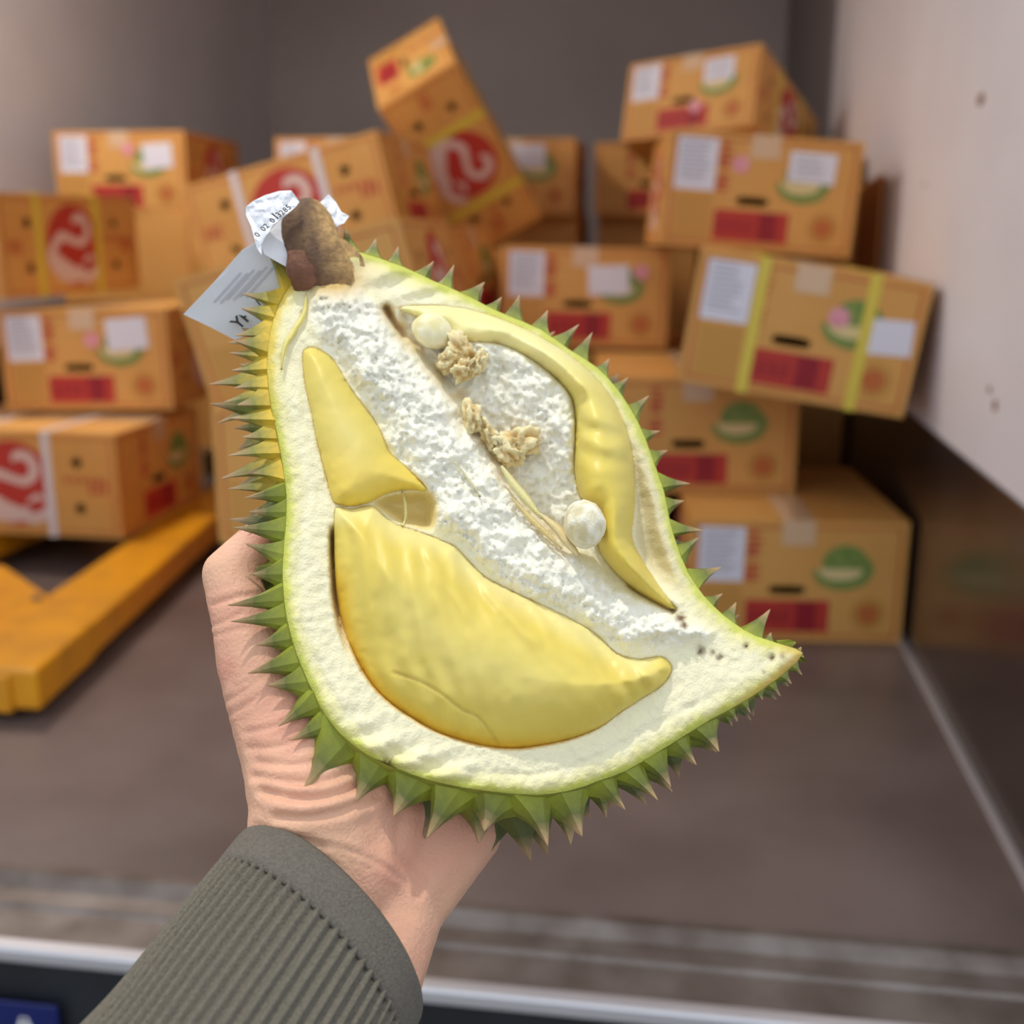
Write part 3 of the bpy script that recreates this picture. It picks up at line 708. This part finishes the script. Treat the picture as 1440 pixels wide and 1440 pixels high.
# seeds, torn pulp and shreds
def blob(name, u, v, h, ru, rv, rh, ang, amp, fr, col1, col2, matl, seed=0, sub=4):
    bm = bmesh.new(); bmesh.ops.create_icosphere(bm, subdivisions=sub, radius=1)
    P = np.array([x.co[:] for x in bm.verts])
    n = fbm(P[:, 0]*fr+seed, P[:, 1]*fr+seed*1.7, P[:, 2]*fr, oct=4, gain=.6)
    P = P*(1+amp*n)[:, None]
    a = math.radians(ang); c, s = math.cos(a), math.sin(a)
    x = P[:, 0]*ru*PXM; y = P[:, 1]*rv*PXM; o_ = loc_pt(u, v, h)
    Q = np.column_stack([o_.x+c*x-s*y, o_.y+s*x+c*y, o_.z+P[:, 2]*rh])
    t = np.clip(.5+1.6*n, 0, 1); col = np.array(s2l(col1))[None]*(1-t[:, None])+np.array(s2l(col2))[None]*t[:, None]
    fs = [[x.index for x in f.verts] for f in bm.faces]; bm.free()
    return obj(name, mesh(name, Q, fs, True, None, col), durian, matl)
o = blob('seed', 822, 737, .017, 27, 33, .010, 5, .10, 2.5, (214, 204, 164), (244, 240, 220), M_pith, 3); o['label'] = 'round white undeveloped seed'
o = blob('seed', 608, 466, .004, 30, 25, .008, -25, .10, 1.8, (232, 222, 166), (246, 240, 206), M_pod, 8); o['label'] = 'small cream seed in the upper chamber'
for k, (u, v, h, ru, rv, a) in enumerate(((648, 492, .006, 24, 16, -60), (630, 508, .004, 16, 14, 20), (652, 520, .007, 17, 13, 40), (672, 512, .008, 10, 18, -20), (664, 586, .006, 11, 22, 15), (730, 622, .006, 30, 20, 10), (716, 640, .004, 20, 14, -30), (686, 612, .003, 9, 24, 35))):
    blob('torn_pulp', u, v, h, ru, rv, .0065, a, .75, 2.6, (206, 172, 104), (240, 226, 176), M_pith, 20+k, 4)
def shred(pts, wd, h0, col):
    P = smooth_poly(pts, False, 5); n = len(P); vs = []; fs = []
    for i in range(n):
        t = P[min(i+1, n-1)]-P[max(i-1, 0)]; t /= np.linalg.norm(t)+1e-9; nn = np.array([-t[1], t[0]])
        ww = wd*math.sin(math.pi*(.08+.86*i/(n-1)))
        for s, dz in ((-1, 0), (0, .0016), (1, 0)):
            q_ = P[i]+nn*ww*s; hh = float(pith_height(np.array([q_[0]]), np.array([q_[1]]))[0]); vs.append(loc_pt(q_[0], q_[1], max(hh, h0)+.0012+dz))
    for i in range(n-1):
        for s in (0, 1): a = 3*i+s; fs.append((a, a+1, a+4, a+3))
    o_ = obj('fibre_strand', mesh('fibre_strand', vs, fs, True, None, np.tile(np.array(s2l(col)), (len(vs), 1))), durian, M_pith)
    m_ = o_.modifiers.new('thick', 'SOLIDIFY'); m_.thickness = .0008
for pts, wd, h0, col in (([(705, 655), (722, 680), (745, 708), (762, 730)], 6, .008, (236, 226, 160)), ([(758, 722), (785, 745), (800, 765), (815, 782)], 7, .008, (236, 214, 160)), ([(640, 650), (660, 675), (675, 698)], 2, .008, (238, 228, 180)),
                         ([(430, 412), (428, 440), (412, 468), (400, 490), (396, 520)], 4, 0, (240, 224, 132)), ([(720, 700), (745, 728), (770, 752), (790, 772)], 4, .008, (232, 206, 140))): shred(pts, wd, h0, col)
# translucent flap of the pocket between the two left pods
shred([(566, 692), (570, 710), (570, 728), (566, 740)], 3, -.004, (240, 226, 150))

# outer husk: a bowl behind the cut face
OUTL = face_xyh(OUT[:, 0], OUT[:, 1], -.0035)[:, :2]; NO = len(OUTL)
CEN = face_xy([655], [770])[0]; DEP = .078
def bowl(i, phi):
    """point of the husk for outline index i (float) and polar angle phi"""
    k = int(math.floor(i)) % NO; f = i-math.floor(i); p = OUTL[k]*(1-f)+OUTL[(k+1) % NO]*f
    s = math.cos(phi)**.38 if phi < math.pi/2 else 0
    bulge = 1+.07*math.sin(2*phi)
    return Vector((CEN[0]+(p[0]-CEN[0])*s*bulge, CEN[1]+(p[1]-CEN[1])*s*bulge, -.0034-DEP*math.sin(phi)))
vs = []; fs = []; NR = 14
for r in range(NR):
    ph = math.pi/2*r/NR
    for i in range(NO): vs.append(bowl(i, ph))
vs.append(Vector((CEN[0], CEN[1], -.003-DEP)))
for r in range(NR-1):
    for i in range(NO): j = (i+1) % NO; fs.append((r*NO+i, r*NO+j, (r+1)*NO+j, (r+1)*NO+i))
for i in range(NO): fs.append(((NR-1)*NO+i, (NR-1)*NO+(i+1) % NO, NR*NO))
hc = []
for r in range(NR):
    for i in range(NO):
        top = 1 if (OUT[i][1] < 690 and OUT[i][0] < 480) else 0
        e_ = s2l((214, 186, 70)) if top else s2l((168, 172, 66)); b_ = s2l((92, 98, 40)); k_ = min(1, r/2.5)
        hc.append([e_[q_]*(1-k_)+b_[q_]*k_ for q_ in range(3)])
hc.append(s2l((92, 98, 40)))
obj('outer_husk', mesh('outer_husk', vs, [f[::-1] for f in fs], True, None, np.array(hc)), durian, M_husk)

# spikes
def spike_mat(name, base, mid, tip):
    M = mat(name, base, .5, 0, None, (250, .25, .0008)); nt = M.node_tree; b = nt.nodes['Principled BSDF']
    tc = nt.nodes.new('ShaderNodeTexCoord'); sx = nt.nodes.new('ShaderNodeSeparateXYZ'); r = nt.nodes.new('ShaderNodeValToRGB')
    nz = nt.nodes.new('ShaderNodeTexNoise'); nz.inputs['Scale'].default_value = 6; ad = nt.nodes.new('ShaderNodeMath'); ad.operation = 'MULTIPLY_ADD'; ad.inputs[1].default_value = .35
    nt.links.new(tc.outputs['Object'], sx.inputs[0]); nt.links.new(tc.outputs['Object'], nz.inputs['Vector'])
    nt.links.new(nz.outputs['Fac'], ad.inputs[0]); nt.links.new(sx.outputs['Z'], ad.inputs[2])
    e = r.color_ramp.elements; e[0].position = .25; e[0].color = base; e[1].position = .7; e[1].color = mid
    x = r.color_ramp.elements.new(1.05 if False else 1.0); x.color = tip
    nt.links.new(ad.outputs[0], r.inputs[0]); nt.links.new(r.outputs[0], b.inputs['Base Color'])
    return M
M_spY = spike_mat('spike_yellow', srgb(218, 184, 48), srgb(128, 128, 52), srgb(166, 138, 100))
M_spG = spike_mat('spike_green', srgb(150, 158, 46), srgb(104, 110, 46), srgb(172, 142, 100))
M_spShade = spike_mat('spike_green_shaded', srgb(98, 106, 40), srgb(78, 84, 36), srgb(150, 122, 84))  # darker copy of the green: shade on the back rows put into the colour
def spike_mesh(matl, seed):
    r = random.Random(seed); n = 7; rows = [(-.16, 1.25), (-.02, 1.0), (.14, .76), (.34, .50), (.58, .28), (.80, .13), (.94, .05)]
    v = []; f = []; bx, by = r.uniform(-.2, .2), r.uniform(-.3, .1)
    rid = [1+.22*(1 if k % 2 else -1)*r.uniform(.5, 1) for k in range(n)]
    for z, rad in rows:
        for k in range(n):
            a = 2*math.pi*k/n+.1*seed; q_ = rad*(rid[k] if z > -.1 else 1)
            v.append((q_*math.cos(a)*.5+bx*max(z, 0)**2*.5, q_*math.sin(a)*.5+by*max(z, 0)**2*.5, z))
    v.append((bx*.5, by*.5, 1.0)); R_ = len(rows)
    for i in range(R_-1):
        for k in range(n): j = (k+1) % n; f.append((i*n+k, i*n+j, (i+1)*n+j, (i+1)*n+k))
    for k in range(n): f.append(((R_-1)*n+k, (R_-1)*n+(k+1) % n, R_*n))
    me = mesh('spike', v, f, False); me.materials.append(matl); return me
SPM = {c: [spike_mesh(M_, 10*i+k) for k in range(4)] for i, (c, M_) in enumerate((('Y', M_spY), ('G', M_spG), ('D', M_spShade)))}
per = np.concatenate([[0], np.cumsum(np.linalg.norm(np.roll(OUTL, -1, 0)-OUTL, axis=1))])
def idx_at(s): s = s % per[-1]; return float(np.interp(s, per, np.arange(NO+1)))
HAND_CAPS = []      # filled by the hand section: (a, b, ra, rb) in this frame; back spikes pressed by the hand are left out
def uv_of(i): k = int(i) % NO; return OUT[k]
def build_spikes():
    r = random.Random(5); count = 0
    for row, (phd, dens) in enumerate(((7, 1.0), (18, 1.05), (32, 1.1), (50, 1.3), (66, 1.6), (79, 2.2))):
        ph = math.radians(phd); s = r.random()*.01
        while s < per[-1]:
            i = idx_at(s); u, v = uv_of(i)
            # size by place: long and slim on the left, broad below, small at the tip and along the upper right rim
            left = u < 470 and v < 1000
            if left: ln, wd, sp = (.0225 if v < 720 else .0205), .0165, .0094
            elif v > 1000 and u < 840: ln, wd, sp = .0225, .0290, .0165
            elif v > 930 and u < 1010: ln, wd, sp = .0160, .0200, .0125
            elif u >= 1010 and v > 900: ln, wd, sp = .0070, .0100, .0080
            else: ln, wd, sp = .0165, .0170, .0125
            if row > 1: wd = max(wd, .017); sp = max(sp, .0150)
            if row > 3: ln *= .7
            shrink = max(math.cos(ph)**.38, .4)
            s0 = s; s += sp*dens/shrink*r.uniform(.85, 1.15)
            if 425 < u < 500 and v < 420: continue
            ph = math.radians(phd+(r.uniform(-4, 4) if row else 0))
            if row == 0: ph = math.asin(min(.5, .36*wd/DEP))
            p = bowl(i, ph); e = .02
            t1 = bowl(i+.4, ph)-bowl(i-.4, ph); t2 = bowl(i, ph+e)-bowl(i, ph-e); n = t1.cross(t2).normalized()
            rad = p-Vector((CEN[0], CEN[1], p.z)); 
            if n.dot(rad)+n.z*-.01 < 0: n = -n
            if row == 0: n = (n+Vector((0, 0, .10))).normalized()
            d = (n+Vector((r.uniform(-.3, .3), r.uniform(-.3, .3), r.uniform(-.2, .2)))).normalized()
            if left: d = (d+Vector((-.25, -.12 if v < 700 else -.02, 0))).normalized()
            skip = False
            if row > 2:
                for a, b, ra, rb in HAND_CAPS:
                    ab = b-a; t = max(0, min(1, (p-a).dot(ab)/max(ab.length_squared, 1e-9)))
                    if (p+d*ln*.6-(a+ab*t)).length < ra+(rb-ra)*t+.003: skip = True; break
            if skip: continue
            c = 'Y' if (v < 660 and u < 470) else ('D' if row > 0 and r.random() < (.55 if row == 1 else 1) else 'G')
            if row == 1 and v < 700 and u < 470 and r.random() < .5: c = 'G'
            o_ = obj('spike', r.choice(SPM[c]), durian)
            L_ = ln*r.uniform(.65, 1.22); W_ = wd*r.uniform(.85, 1.12)
            tx = (t1-d*t1.dot(d)).normalized(); ty = d.cross(tx); rotm = Matrix.Identity(4)
            for q_ in range(3): rotm[q_][0] = tx[q_]; rotm[q_][1] = ty[q_]; rotm[q_][2] = d[q_]
            o_.matrix_local = Matrix.Translation(p-d*.001) @ rotm @ Matrix.Diagonal((W_, W_*.70, L_, 1))
            count += 1
    return count

# stem
M_stem = mat('durian_stem', None, .8, 0, (300, srgb(96, 70, 48), .6, 5), (500, .6, .0015), attr='Col')
def tube(name, path, rads, parent, matl, colf, n=28, amp=.15, fr=3, sq=(1, 1), cap=True):
    """round-ish branch along points in the fruit's frame"""
    P = smooth_poly(path, False, 6); Rr = np.interp(np.linspace(0, 1, len(P)), np.linspace(0, 1, len(rads)), rads)
    vs = []; cs = []
    for i in range(len(P)):
        t = Vector(P[min(i+1, len(P)-1)]-P[max(i-1, 0)]).normalized(); a = Vector((1, 0, 0)); a = (a-t*a.dot(t)).normalized(); b = t.cross(a)
        for k in range(n):
            th = 2*math.pi*k/n; nz = 1+amp*float(fbm(np.array([math.cos(th)*fr+5]), np.array([math.sin(th)*fr+2]), np.array([i*.12]), oct=4)[0])*2
            q_ = Vector(P[i])+(a*(math.cos(th)*sq[0])+b*(math.sin(th)*sq[1]))*Rr[i]*nz
            vs.append(q_); cs.append(colf(th, i/(len(P)-1)))
    fs = [(i*n+k, i*n+(k+1) % n, (i+1)*n+(k+1) % n, (i+1)*n+k) for i in range(len(P)-1) for k in range(n)]
    if cap: fs += [tuple(range(n))[::-1], tuple(range((len(P)-1)*n, len(P)*n))]
    return obj(name, mesh(name, vs, fs, True, None, np.array(cs)), parent, matl)
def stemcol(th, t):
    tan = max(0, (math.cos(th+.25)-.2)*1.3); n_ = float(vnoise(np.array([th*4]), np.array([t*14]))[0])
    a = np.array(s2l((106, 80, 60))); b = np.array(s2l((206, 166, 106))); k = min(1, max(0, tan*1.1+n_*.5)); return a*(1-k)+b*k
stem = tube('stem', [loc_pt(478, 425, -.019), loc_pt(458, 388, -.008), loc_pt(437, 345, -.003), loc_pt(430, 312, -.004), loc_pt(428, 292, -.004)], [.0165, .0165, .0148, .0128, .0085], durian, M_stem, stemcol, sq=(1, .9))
nub = tube('stem_stub', [loc_pt(430, 398, -.002), loc_pt(420, 378, .004), loc_pt(417, 356, .006)], [.0066, .0064, .0045], stem, M_stem, lambda th, t: s2l((128, 84, 62)), n=16, amp=.2)
for k in range(0):
    u = 440+6.5*k; tube('fibre', [loc_pt(u+8, 412-2*k+6*(k % 2), .006), loc_pt(u+2, 390-2*k, .0085), loc_pt(u-6, 368-4*k, .008)], [.0012, .0016, .0006], stem, M_stem, lambda th, t: s2l((206, 170, 104)), n=6, amp=.1)

# ------------------------------------------------------------------ paper tag round the stem
M_tag = mat('tag_paper', srgb(236, 238, 242), .6, 0, None, (180, .12, .001))
M_txt = mat('tag_ink', srgb(24, 26, 32), .6)
ptag = empty('paper_tag'); ptag.matrix_world = DM @ Matrix.Translation(loc_pt(430, 330, 0)); TO = loc_pt(430, 330, 0)
tag(ptag, 'crumpled white paper tag with printed number wrapped round the durian stem', 'tag')
def sheet(name, poly, hf, step=5, crumple=.0012, fr=18, parent=None, th=.0003):
    V2, FC, _ = cdt(np.array(poly, float), step); U, V = V2[:, 0], V2[:, 1]
    rid = np.abs(fbm(U/fr, V/fr, oct=2)); h = hf(U, V)+crumple*2*(rid-.25)
    P = face_xyh(U, V, h)-np.array(TO)[None]
    o_ = obj(name, mesh(name, P, fix_up(V2, FC), False), parent or ptag, M_tag)
    m_ = o_.modifiers.new('thick', 'SOLIDIFY'); m_.thickness = th; m_.offset = 0
    return o_
WRAP = [(346, 291), (356, 283), (372, 275), (392, 269), (410, 268), (421, 284), (416, 291), (404, 301), (392, 311), (381, 323), (373, 333), (367, 345), (368, 358), (362, 350), (358, 336), (353, 318), (346, 302)]
def hwrap(U, V): t = np.clip((U-345)/80, 0, 1); return .004+.013*np.sin(np.pi*np.clip(t*.62, 0, 1))
sheet('wrapped_band', WRAP, hwrap, 5, .0028, 16)
sheet('band_underside', [(367, 345), (373, 333), (392, 311), (416, 291), (424, 300), (412, 330), (404, 352), (404, 376), (386, 366), (372, 358)], lambda U, V: .003+0*U, 6, .0005)
FLAG = [(258, 442), (300, 398), (340, 352), (364, 338), (370, 352), (384, 364), (404, 374), (404, 396), (396, 420), (380, 440), (362, 466), (330, 478), (296, 460)]
flag = sheet('hanging_flap', FLAG, lambda U, V: .002-.00026*(V-338)+.00003*(U-400), 7, .0004, 60)
sheet('torn_corner', [(440, 292), (452, 283), (462, 273), (472, 284), (480, 298), (491, 304), (484, 314), (474, 318), (474, 332), (478, 346), (470, 352), (456, 340), (448, 324), (444, 306)], lambda U, V: -.002+.00008*(V-300), 4, .003, 13)
def text_on(txt, u0, v0, u1, v1, size_px, h, parent):
    c = bpy.data.curves.new('txt', 'FONT'); c.body = txt; c.size = size_px*PXM*1.35; c.extrude = .00005; c.offset = size_px*PXM*.018; c.align_x = 'LEFT'
    o_ = bpy.data.objects.new('txt', c); COL.objects.link(o_)
    me = bpy.data.meshes.new_from_object(o_.evaluated_get(bpy.context.evaluated_depsgraph_get())); bpy.data.objects.remove(o_); bpy.data.curves.remove(c)
    me.name = 'printed_text'; a = loc_pt(u0, v0, h)-TO; b = loc_pt(u1, v1, h)-TO; d = (b-a)
    xs = [v.co.x for v in me.vertices]; k = d.length/max(xs) if xs else 1
    t = obj('printed_text', me, parent, M_txt); ang = math.atan2(d.y, d.x)
    t.matrix_local = Matrix.Translation(a) @ Matrix.Rotation(ang, 4, 'Z') @ Matrix.Diagonal((k, c_k if False else k, 1, 1))
    return t
def wrap_text(txt, pts, size, hf, lift, parent):
    """characters set one by one along a curved edge"""
    P = smooth_poly(pts, False, 12); seg = np.concatenate([[0], np.cumsum(np.linalg.norm(np.diff(P, axis=0), axis=1))]); n = len(txt)
    for i, ch in enumerate(txt):
        if ch == ' ': continue
        s = seg[-1]*(i+.0)/n; s2 = seg[-1]*(i+.85)/n
        a = [np.interp(s, seg, P[:, k]) for k in (0, 1)]; b = [np.interp(s2, seg, P[:, k]) for k in (0, 1)]
        ha = float(hf(np.array([a[0]]), np.array([a[1]]))[0])
        text_on(ch, a[0], a[1], b[0], b[1], size, ha+lift, parent)
wrap_text('0 02 013285', [(363, 334), (372, 325), (384, 314), (398, 302), (411, 292)], 9, hwrap, .0026, ptag)
fh = lambda u, v: .002-.00026*(v-338)+.00003*(u-400)+.0016
text_on('ND', 364, 430, 386, 418, 10, fh(376, 418), ptag); text_on('YP', 336, 464, 356, 446, 10, fh(346, 450), ptag)
M_faint = mat('faint_print', srgb(206, 206, 210), .6)
for k in range(6):
    a0 = (300+9*k, 424-2*k+3*(k % 2)); pts_ = [loc_pt(a0[0]+du, a0[1]-dv_, fh(a0[0]+du, a0[1]-dv_)-.0011)-TO for du, dv_ in ((0, 0), (38, 42), (40, 40), (2, -2))]
    obj('print_line', mesh('print_line', pts_, [(3, 2, 1, 0)]), ptag, M_faint)

# ------------------------------------------------------------------ the hand holding it, forearm and sleeve
DMI = DM.inverted()
def fp(u, v, h):                                        # place on the fruit's face frame -> world
    return DM @ loc_pt(u, v, h)
def back_h(u, v, off):                                  # behind the husk at that place
    x, y = face_xy([u], [v])[0]; d = np.array([x-CEN[0], y-CEN[1]]); a = math.atan2(d[1], d[0])
    an = np.arctan2(OUTL[:, 1]-CEN[1], OUTL[:, 0]-CEN[0]); k = int(np.argmin(np.abs(np.angle(np.exp(1j*(an-a)))))); R_ = np.linalg.norm(OUTL[k]-CEN)
    rho = min(.98, np.linalg.norm(d)/R_); ph = math.acos(min(1,rho)**2.2)
    return -.003-DEP*math.sin(ph)-off
caps = []
def chain(nodes):
    for (a, ra), (b, rb) in zip(nodes[:-1], nodes[1:]): caps.append((a, b, ra, rb))
K = PXM
T_tip = (fp(392, 736, -.028), .0085); T_d = (fp(362, 766, -.030), .0112); T_ip = (fp(324, 808, -.030), .0132); T_m = (fp(342, 870, -.030), .0146); T_mcp = (fp(364, 935, -.032), .0188)
TH1 = (fp(390, 1002, -.034), .0215); TH2 = (fp(425, 1075, -.034), .0260); TH3 = (fp(435, 1140, -.030), .0262)
chain([T_tip, T_d, T_ip, T_m, T_mcp, TH1, TH2, TH3])
W_L = (at(418, 1225, .478), .0225); W_R = (at(562, 1268, .492), .0215); W_M = (at(490, 1245, .480), .0235)
F_L = (at(360, 1400, .440), .0240); F_R = (at(495, 1440, .455), .0235)
E_L = (at(210, 1700, .370), .0300); E_R = (at(360, 1740, .380), .0300)
chain([TH3, W_L, F_L, E_L]); chain([W_R, F_R, E_R]); chain([W_L, W_R]); chain([F_L, F_R]); chain([TH3, W_M])
HY1 = (fp(548, 1150, -.046), .0245); HY2 = (fp(640, 1158, -.056), .0235); HY3 = (fp(640, 1085, -.072), .0200)
chain([TH3, HY1, HY2, W_R]); chain([HY1, W_M]); chain([HY2, HY3]); chain([TH2, HY1])
PA = (fp(470, 1060, -.060), .0215); PB = (fp(545, 1075, -.070), .0215)
chain([TH2, PA, PB, HY2]); chain([HY1, PB])
def finger(pts, rs, root):
    nd = [((fp(u, v, back_h(u, v, .006+r))), r) for (u, v), r in zip(pts, rs)]
    chain([root, nd[0]]); chain(nd); return nd
rs = (.0125, .0098, .0090, .0074)
fi = finger([(462, 960), (498, 820), (540, 735), (578, 672)], rs, PA)
fm = finger([(530, 985), (590, 840), (640, 745), (684, 672)], rs, PB)
fr_ = finger([(600, 1005), (678, 870), (735, 785), (782, 716)], rs, PB)
fl = finger([(662, 1020), (750, 910), (806, 845), (850, 796)], (.0115, .0086, .0078, .0066), HY3)
chain([fi[0], fm[0], fr_[0], fl[0]]); chain([HY3, fr_[0]]); chain([PA, fm[0]])
HAND_CAPS += [(DMI @ a, DMI @ b, ra, rb) for a, b, ra, rb in caps]
N_SP = build_spikes()

bm = bmesh.new()
def add_cap(a, b, ra, rb):
    d = b-a; L_ = d.length; n = max(2, int(L_/(min(ra, rb)*.35)))
    for i in range(n+1):
        t = i/n; bmesh.ops.create_icosphere(bm, subdivisions=2, radius=ra+(rb-ra)*t, matrix=Matrix.Translation(a+d*t))
for c in caps: add_cap(*c)
me = bpy.data.meshes.new('hand'); bm.to_mesh(me); bm.free()
tmp = bpy.data.objects.new('tmp', me); COL.objects.link(tmp)
r_ = tmp.modifiers.new('r', 'REMESH'); r_.mode = 'VOXEL'; r_.voxel_size = .0015
s_ = tmp.modifiers.new('s', 'SMOOTH'); s_.factor = .5; s_.iterations = 26
hand_me = bpy.data.meshes.new_from_object(tmp.evaluated_get(bpy.context.evaluated_depsgraph_get())); bpy.data.objects.remove(tmp)
hand_me.name = 'person'
nv = len(hand_me.vertices); co = np.zeros(nv*3); hand_me.vertices.foreach_get('co', co); co = co.reshape(-1, 3)
no = np.zeros(nv*3); hand_me.vertices.foreach_get('normal', no); no = no.reshape(-1, 3)
dv = co-np.array(CAM); zz = dv @ np.array(FWD); HU = CXY+F_PX*(dv @ np.array(RT))/zz; HV = CXY-F_PX*(dv @ np.array(UP))/zz
# skin relief in the hand's own frame: axis along the thumb side and across the wrist
facing = np.clip(-(no @ np.array(FWD)), 0, 1)
disp = .0003*fbm(co[:, 0]*160, co[:, 1]*160, co[:, 2]*160, oct=3)
def crease(pts, wd, dep, bul=0.0):
    d, _ = pl_dist(HU, HV, smooth_poly(pts, False), False); f = sstep(.05, .35, facing)
    return f*(-dep*np.exp(-(d/wd)**2)+bul*np.exp(-((d-2.2*wd)/(1.6*wd))**2))
CRS = [([(360, 1092), (410, 1100), (460, 1098), (500, 1078)], 5, .0013, .0006), ([(372, 1112), (420, 1124), (470, 1118), (520, 1098)], 6, .0016, .0009), ([(365, 1072), (410, 1076), (450, 1068)], 4, .0008, .0004),
       ([(390, 1148), (430, 1150), (480, 1140), (530, 1120)], 6, .0012, .0007), ([(350, 1052), (390, 1050), (430, 1036)], 4, .0006, .0003), ([(345, 1030), (385, 1022), (420, 1006)], 3.5, .0005, .0003),
       ([(360, 1160), (420, 1178), (500, 1200), (560, 1232), (590, 1262)], 4, .0006, .0003), ([(395, 1170), (450, 1190), (520, 1222)], 3, .0004, .0002), ([(565, 1150), (560, 1200), (590, 1240)], 9, .0010, .0006),
       ([(300, 880), (320, 872), (340, 862)], 3, .0005, .0002), ([(296, 895), (318, 890), (345, 884)], 3, .0004, .0002), ([(318, 985), (345, 970), (372, 948)], 3, .0005, .0002), ([(322, 1005), (350, 990), (385, 965)], 3, .0005, .0002), ([(330, 968), (352, 955), (368, 940)], 2.5, .0004, .0002), ([(300, 850), (340, 838), (370, 838)], 4, .0008, .0003)]
for c in CRS: disp += crease(*c)
co2 = co+no*disp[:, None]; hand_me.vertices.foreach_set('co', co2.ravel()); hand_me.update()
hand_me.polygons.foreach_set('use_smooth', np.ones(len(hand_me.polygons), dtype=bool))
base = np.tile(np.array(s2l((226, 178, 146))), (nv, 1)); pink = np.array(s2l((210, 140, 120))); pale = np.array(s2l((226, 186, 150)))
t = np.clip(.5+1.1*fbm(co[:, 0]*45, co[:, 1]*45, co[:, 2]*45, oct=3), 0, 1); base = base*(1-.45*t[:, None])+pink*(.45*t[:, None])
def spot(u, v, r, k, c):
    global base
    q_ = k*np.exp(-((HU-u)**2+(HV-v)**2)/(r*r)); base = base*(1-q_[:, None])+c*q_[:, None]
for u, v, r, k, c in ((312, 940, 26, .5, pink), (372, 750, 30, .6, pink), (600, 1140, 70, .5, pink), (560, 1215, 50, .4, pink), (440, 1190, 60, .5, pale), (300, 800, 22, .4, pale), (430, 1010, 50, .4, pink)): spot(u, v, r, k, c)
spot(398, 1170, 4.5, .75, np.array(s2l((120, 78, 60))))
a_ = hand_me.color_attributes.new('Col', 'FLOAT_COLOR', 'POINT'); cc = np.ones((nv, 4), np.float32); cc[:, :3] = base; a_.data.foreach_set('color', cc.ravel())
M_skin = mat('skin', None, .48, 0, None, (600, .6, .0009), attr='Col', sss=(.18, (1, .35, .2), .004), spec=.4)
person = obj('person', hand_me, None, M_skin)
tag(person, 'left hand with thumb raised cradling the spiky fruit, grey ribbed sleeve at the wrist', 'person')

# sleeve: ribbed knit, plain hem band at the cuff
M_knit = mat('sleeve_knit', srgb(118, 112, 98), .9, 0, (900, srgb(92, 86, 76), .8, 3), (1400, .8, .0012))
M_hem = mat('sleeve_hem', srgb(112, 106, 96), .9, 0, (900, srgb(88, 82, 74), .8, 3), (1400, .8, .0012))
CU0 = at(462, 1300, .468); CU1 = at(200, 1700, .385); CU2 = at(40, 2050, .32)
axis = (CU1-CU0).normalized()
side = (at(612, 1400, .470)-at(315, 1222, .462)); side = (side-axis*side.dot(axis)); half = side.length/2; side.normalize(); upv = axis.cross(side).normalized()
if upv.dot(FWD) > 0: upv = -upv
def sleeve_ring(s, th, off, rib):
    c = CU0+axis*s
    a = half*(1.0+.55*s); b = half*(.80+.50*s)
    r = off+(rib*.0011*math.cos(th*64) if rib else 0)
    # folds
    r += .0035*math.sin(s*75+1.3*math.sin(th*2))*sstep(.05, .12, s)*.6
    skewd = axis*(.010*math.cos(th))          # slanted cuff
    return c+side*((a+r)*math.cos(th))+upv*((b+r)*math.sin(th))+skewd
def sleeve_part(name, s0, s1, ns, nth, off, rib, m_, parent, th_=.0028, roll=False):
    vs, fs = [], []
    for i in range(ns+1):
        t = i/ns; s = s0+(s1-s0)*t; o_ = off
        if roll: o_ = off*1.0-.0030*(1-min(1, t/.22))**2-.0012*max(0, (t-.85)/.15)
        for k in range(nth): vs.append(sleeve_ring(s, 2*math.pi*k/nth, float(o_), rib))
    for i in range(ns):
        for k in range(nth): j = (k+1) % nth; fs.append((i*nth+k, i*nth+j, (i+1)*nth+j, (i+1)*nth+k))
    o_ = obj(name, mesh(name, vs, fs, True), parent, m_); m2 = o_.modifiers.new('thick', 'SOLIDIFY'); m2.thickness = th_; m2.offset = -1 ; return o_
sl = sleeve_part('sleeve', .017, .36, 60, 640, .0, 1, M_knit, person); sl['label'] = 'olive grey ribbed knit sleeve'
hm = sleeve_part('hem', -.002, .0185, 14, 160, .0012, 0, M_hem, sl, .0030, True); hm['label'] = 'plain rounded hem band of the cuff'
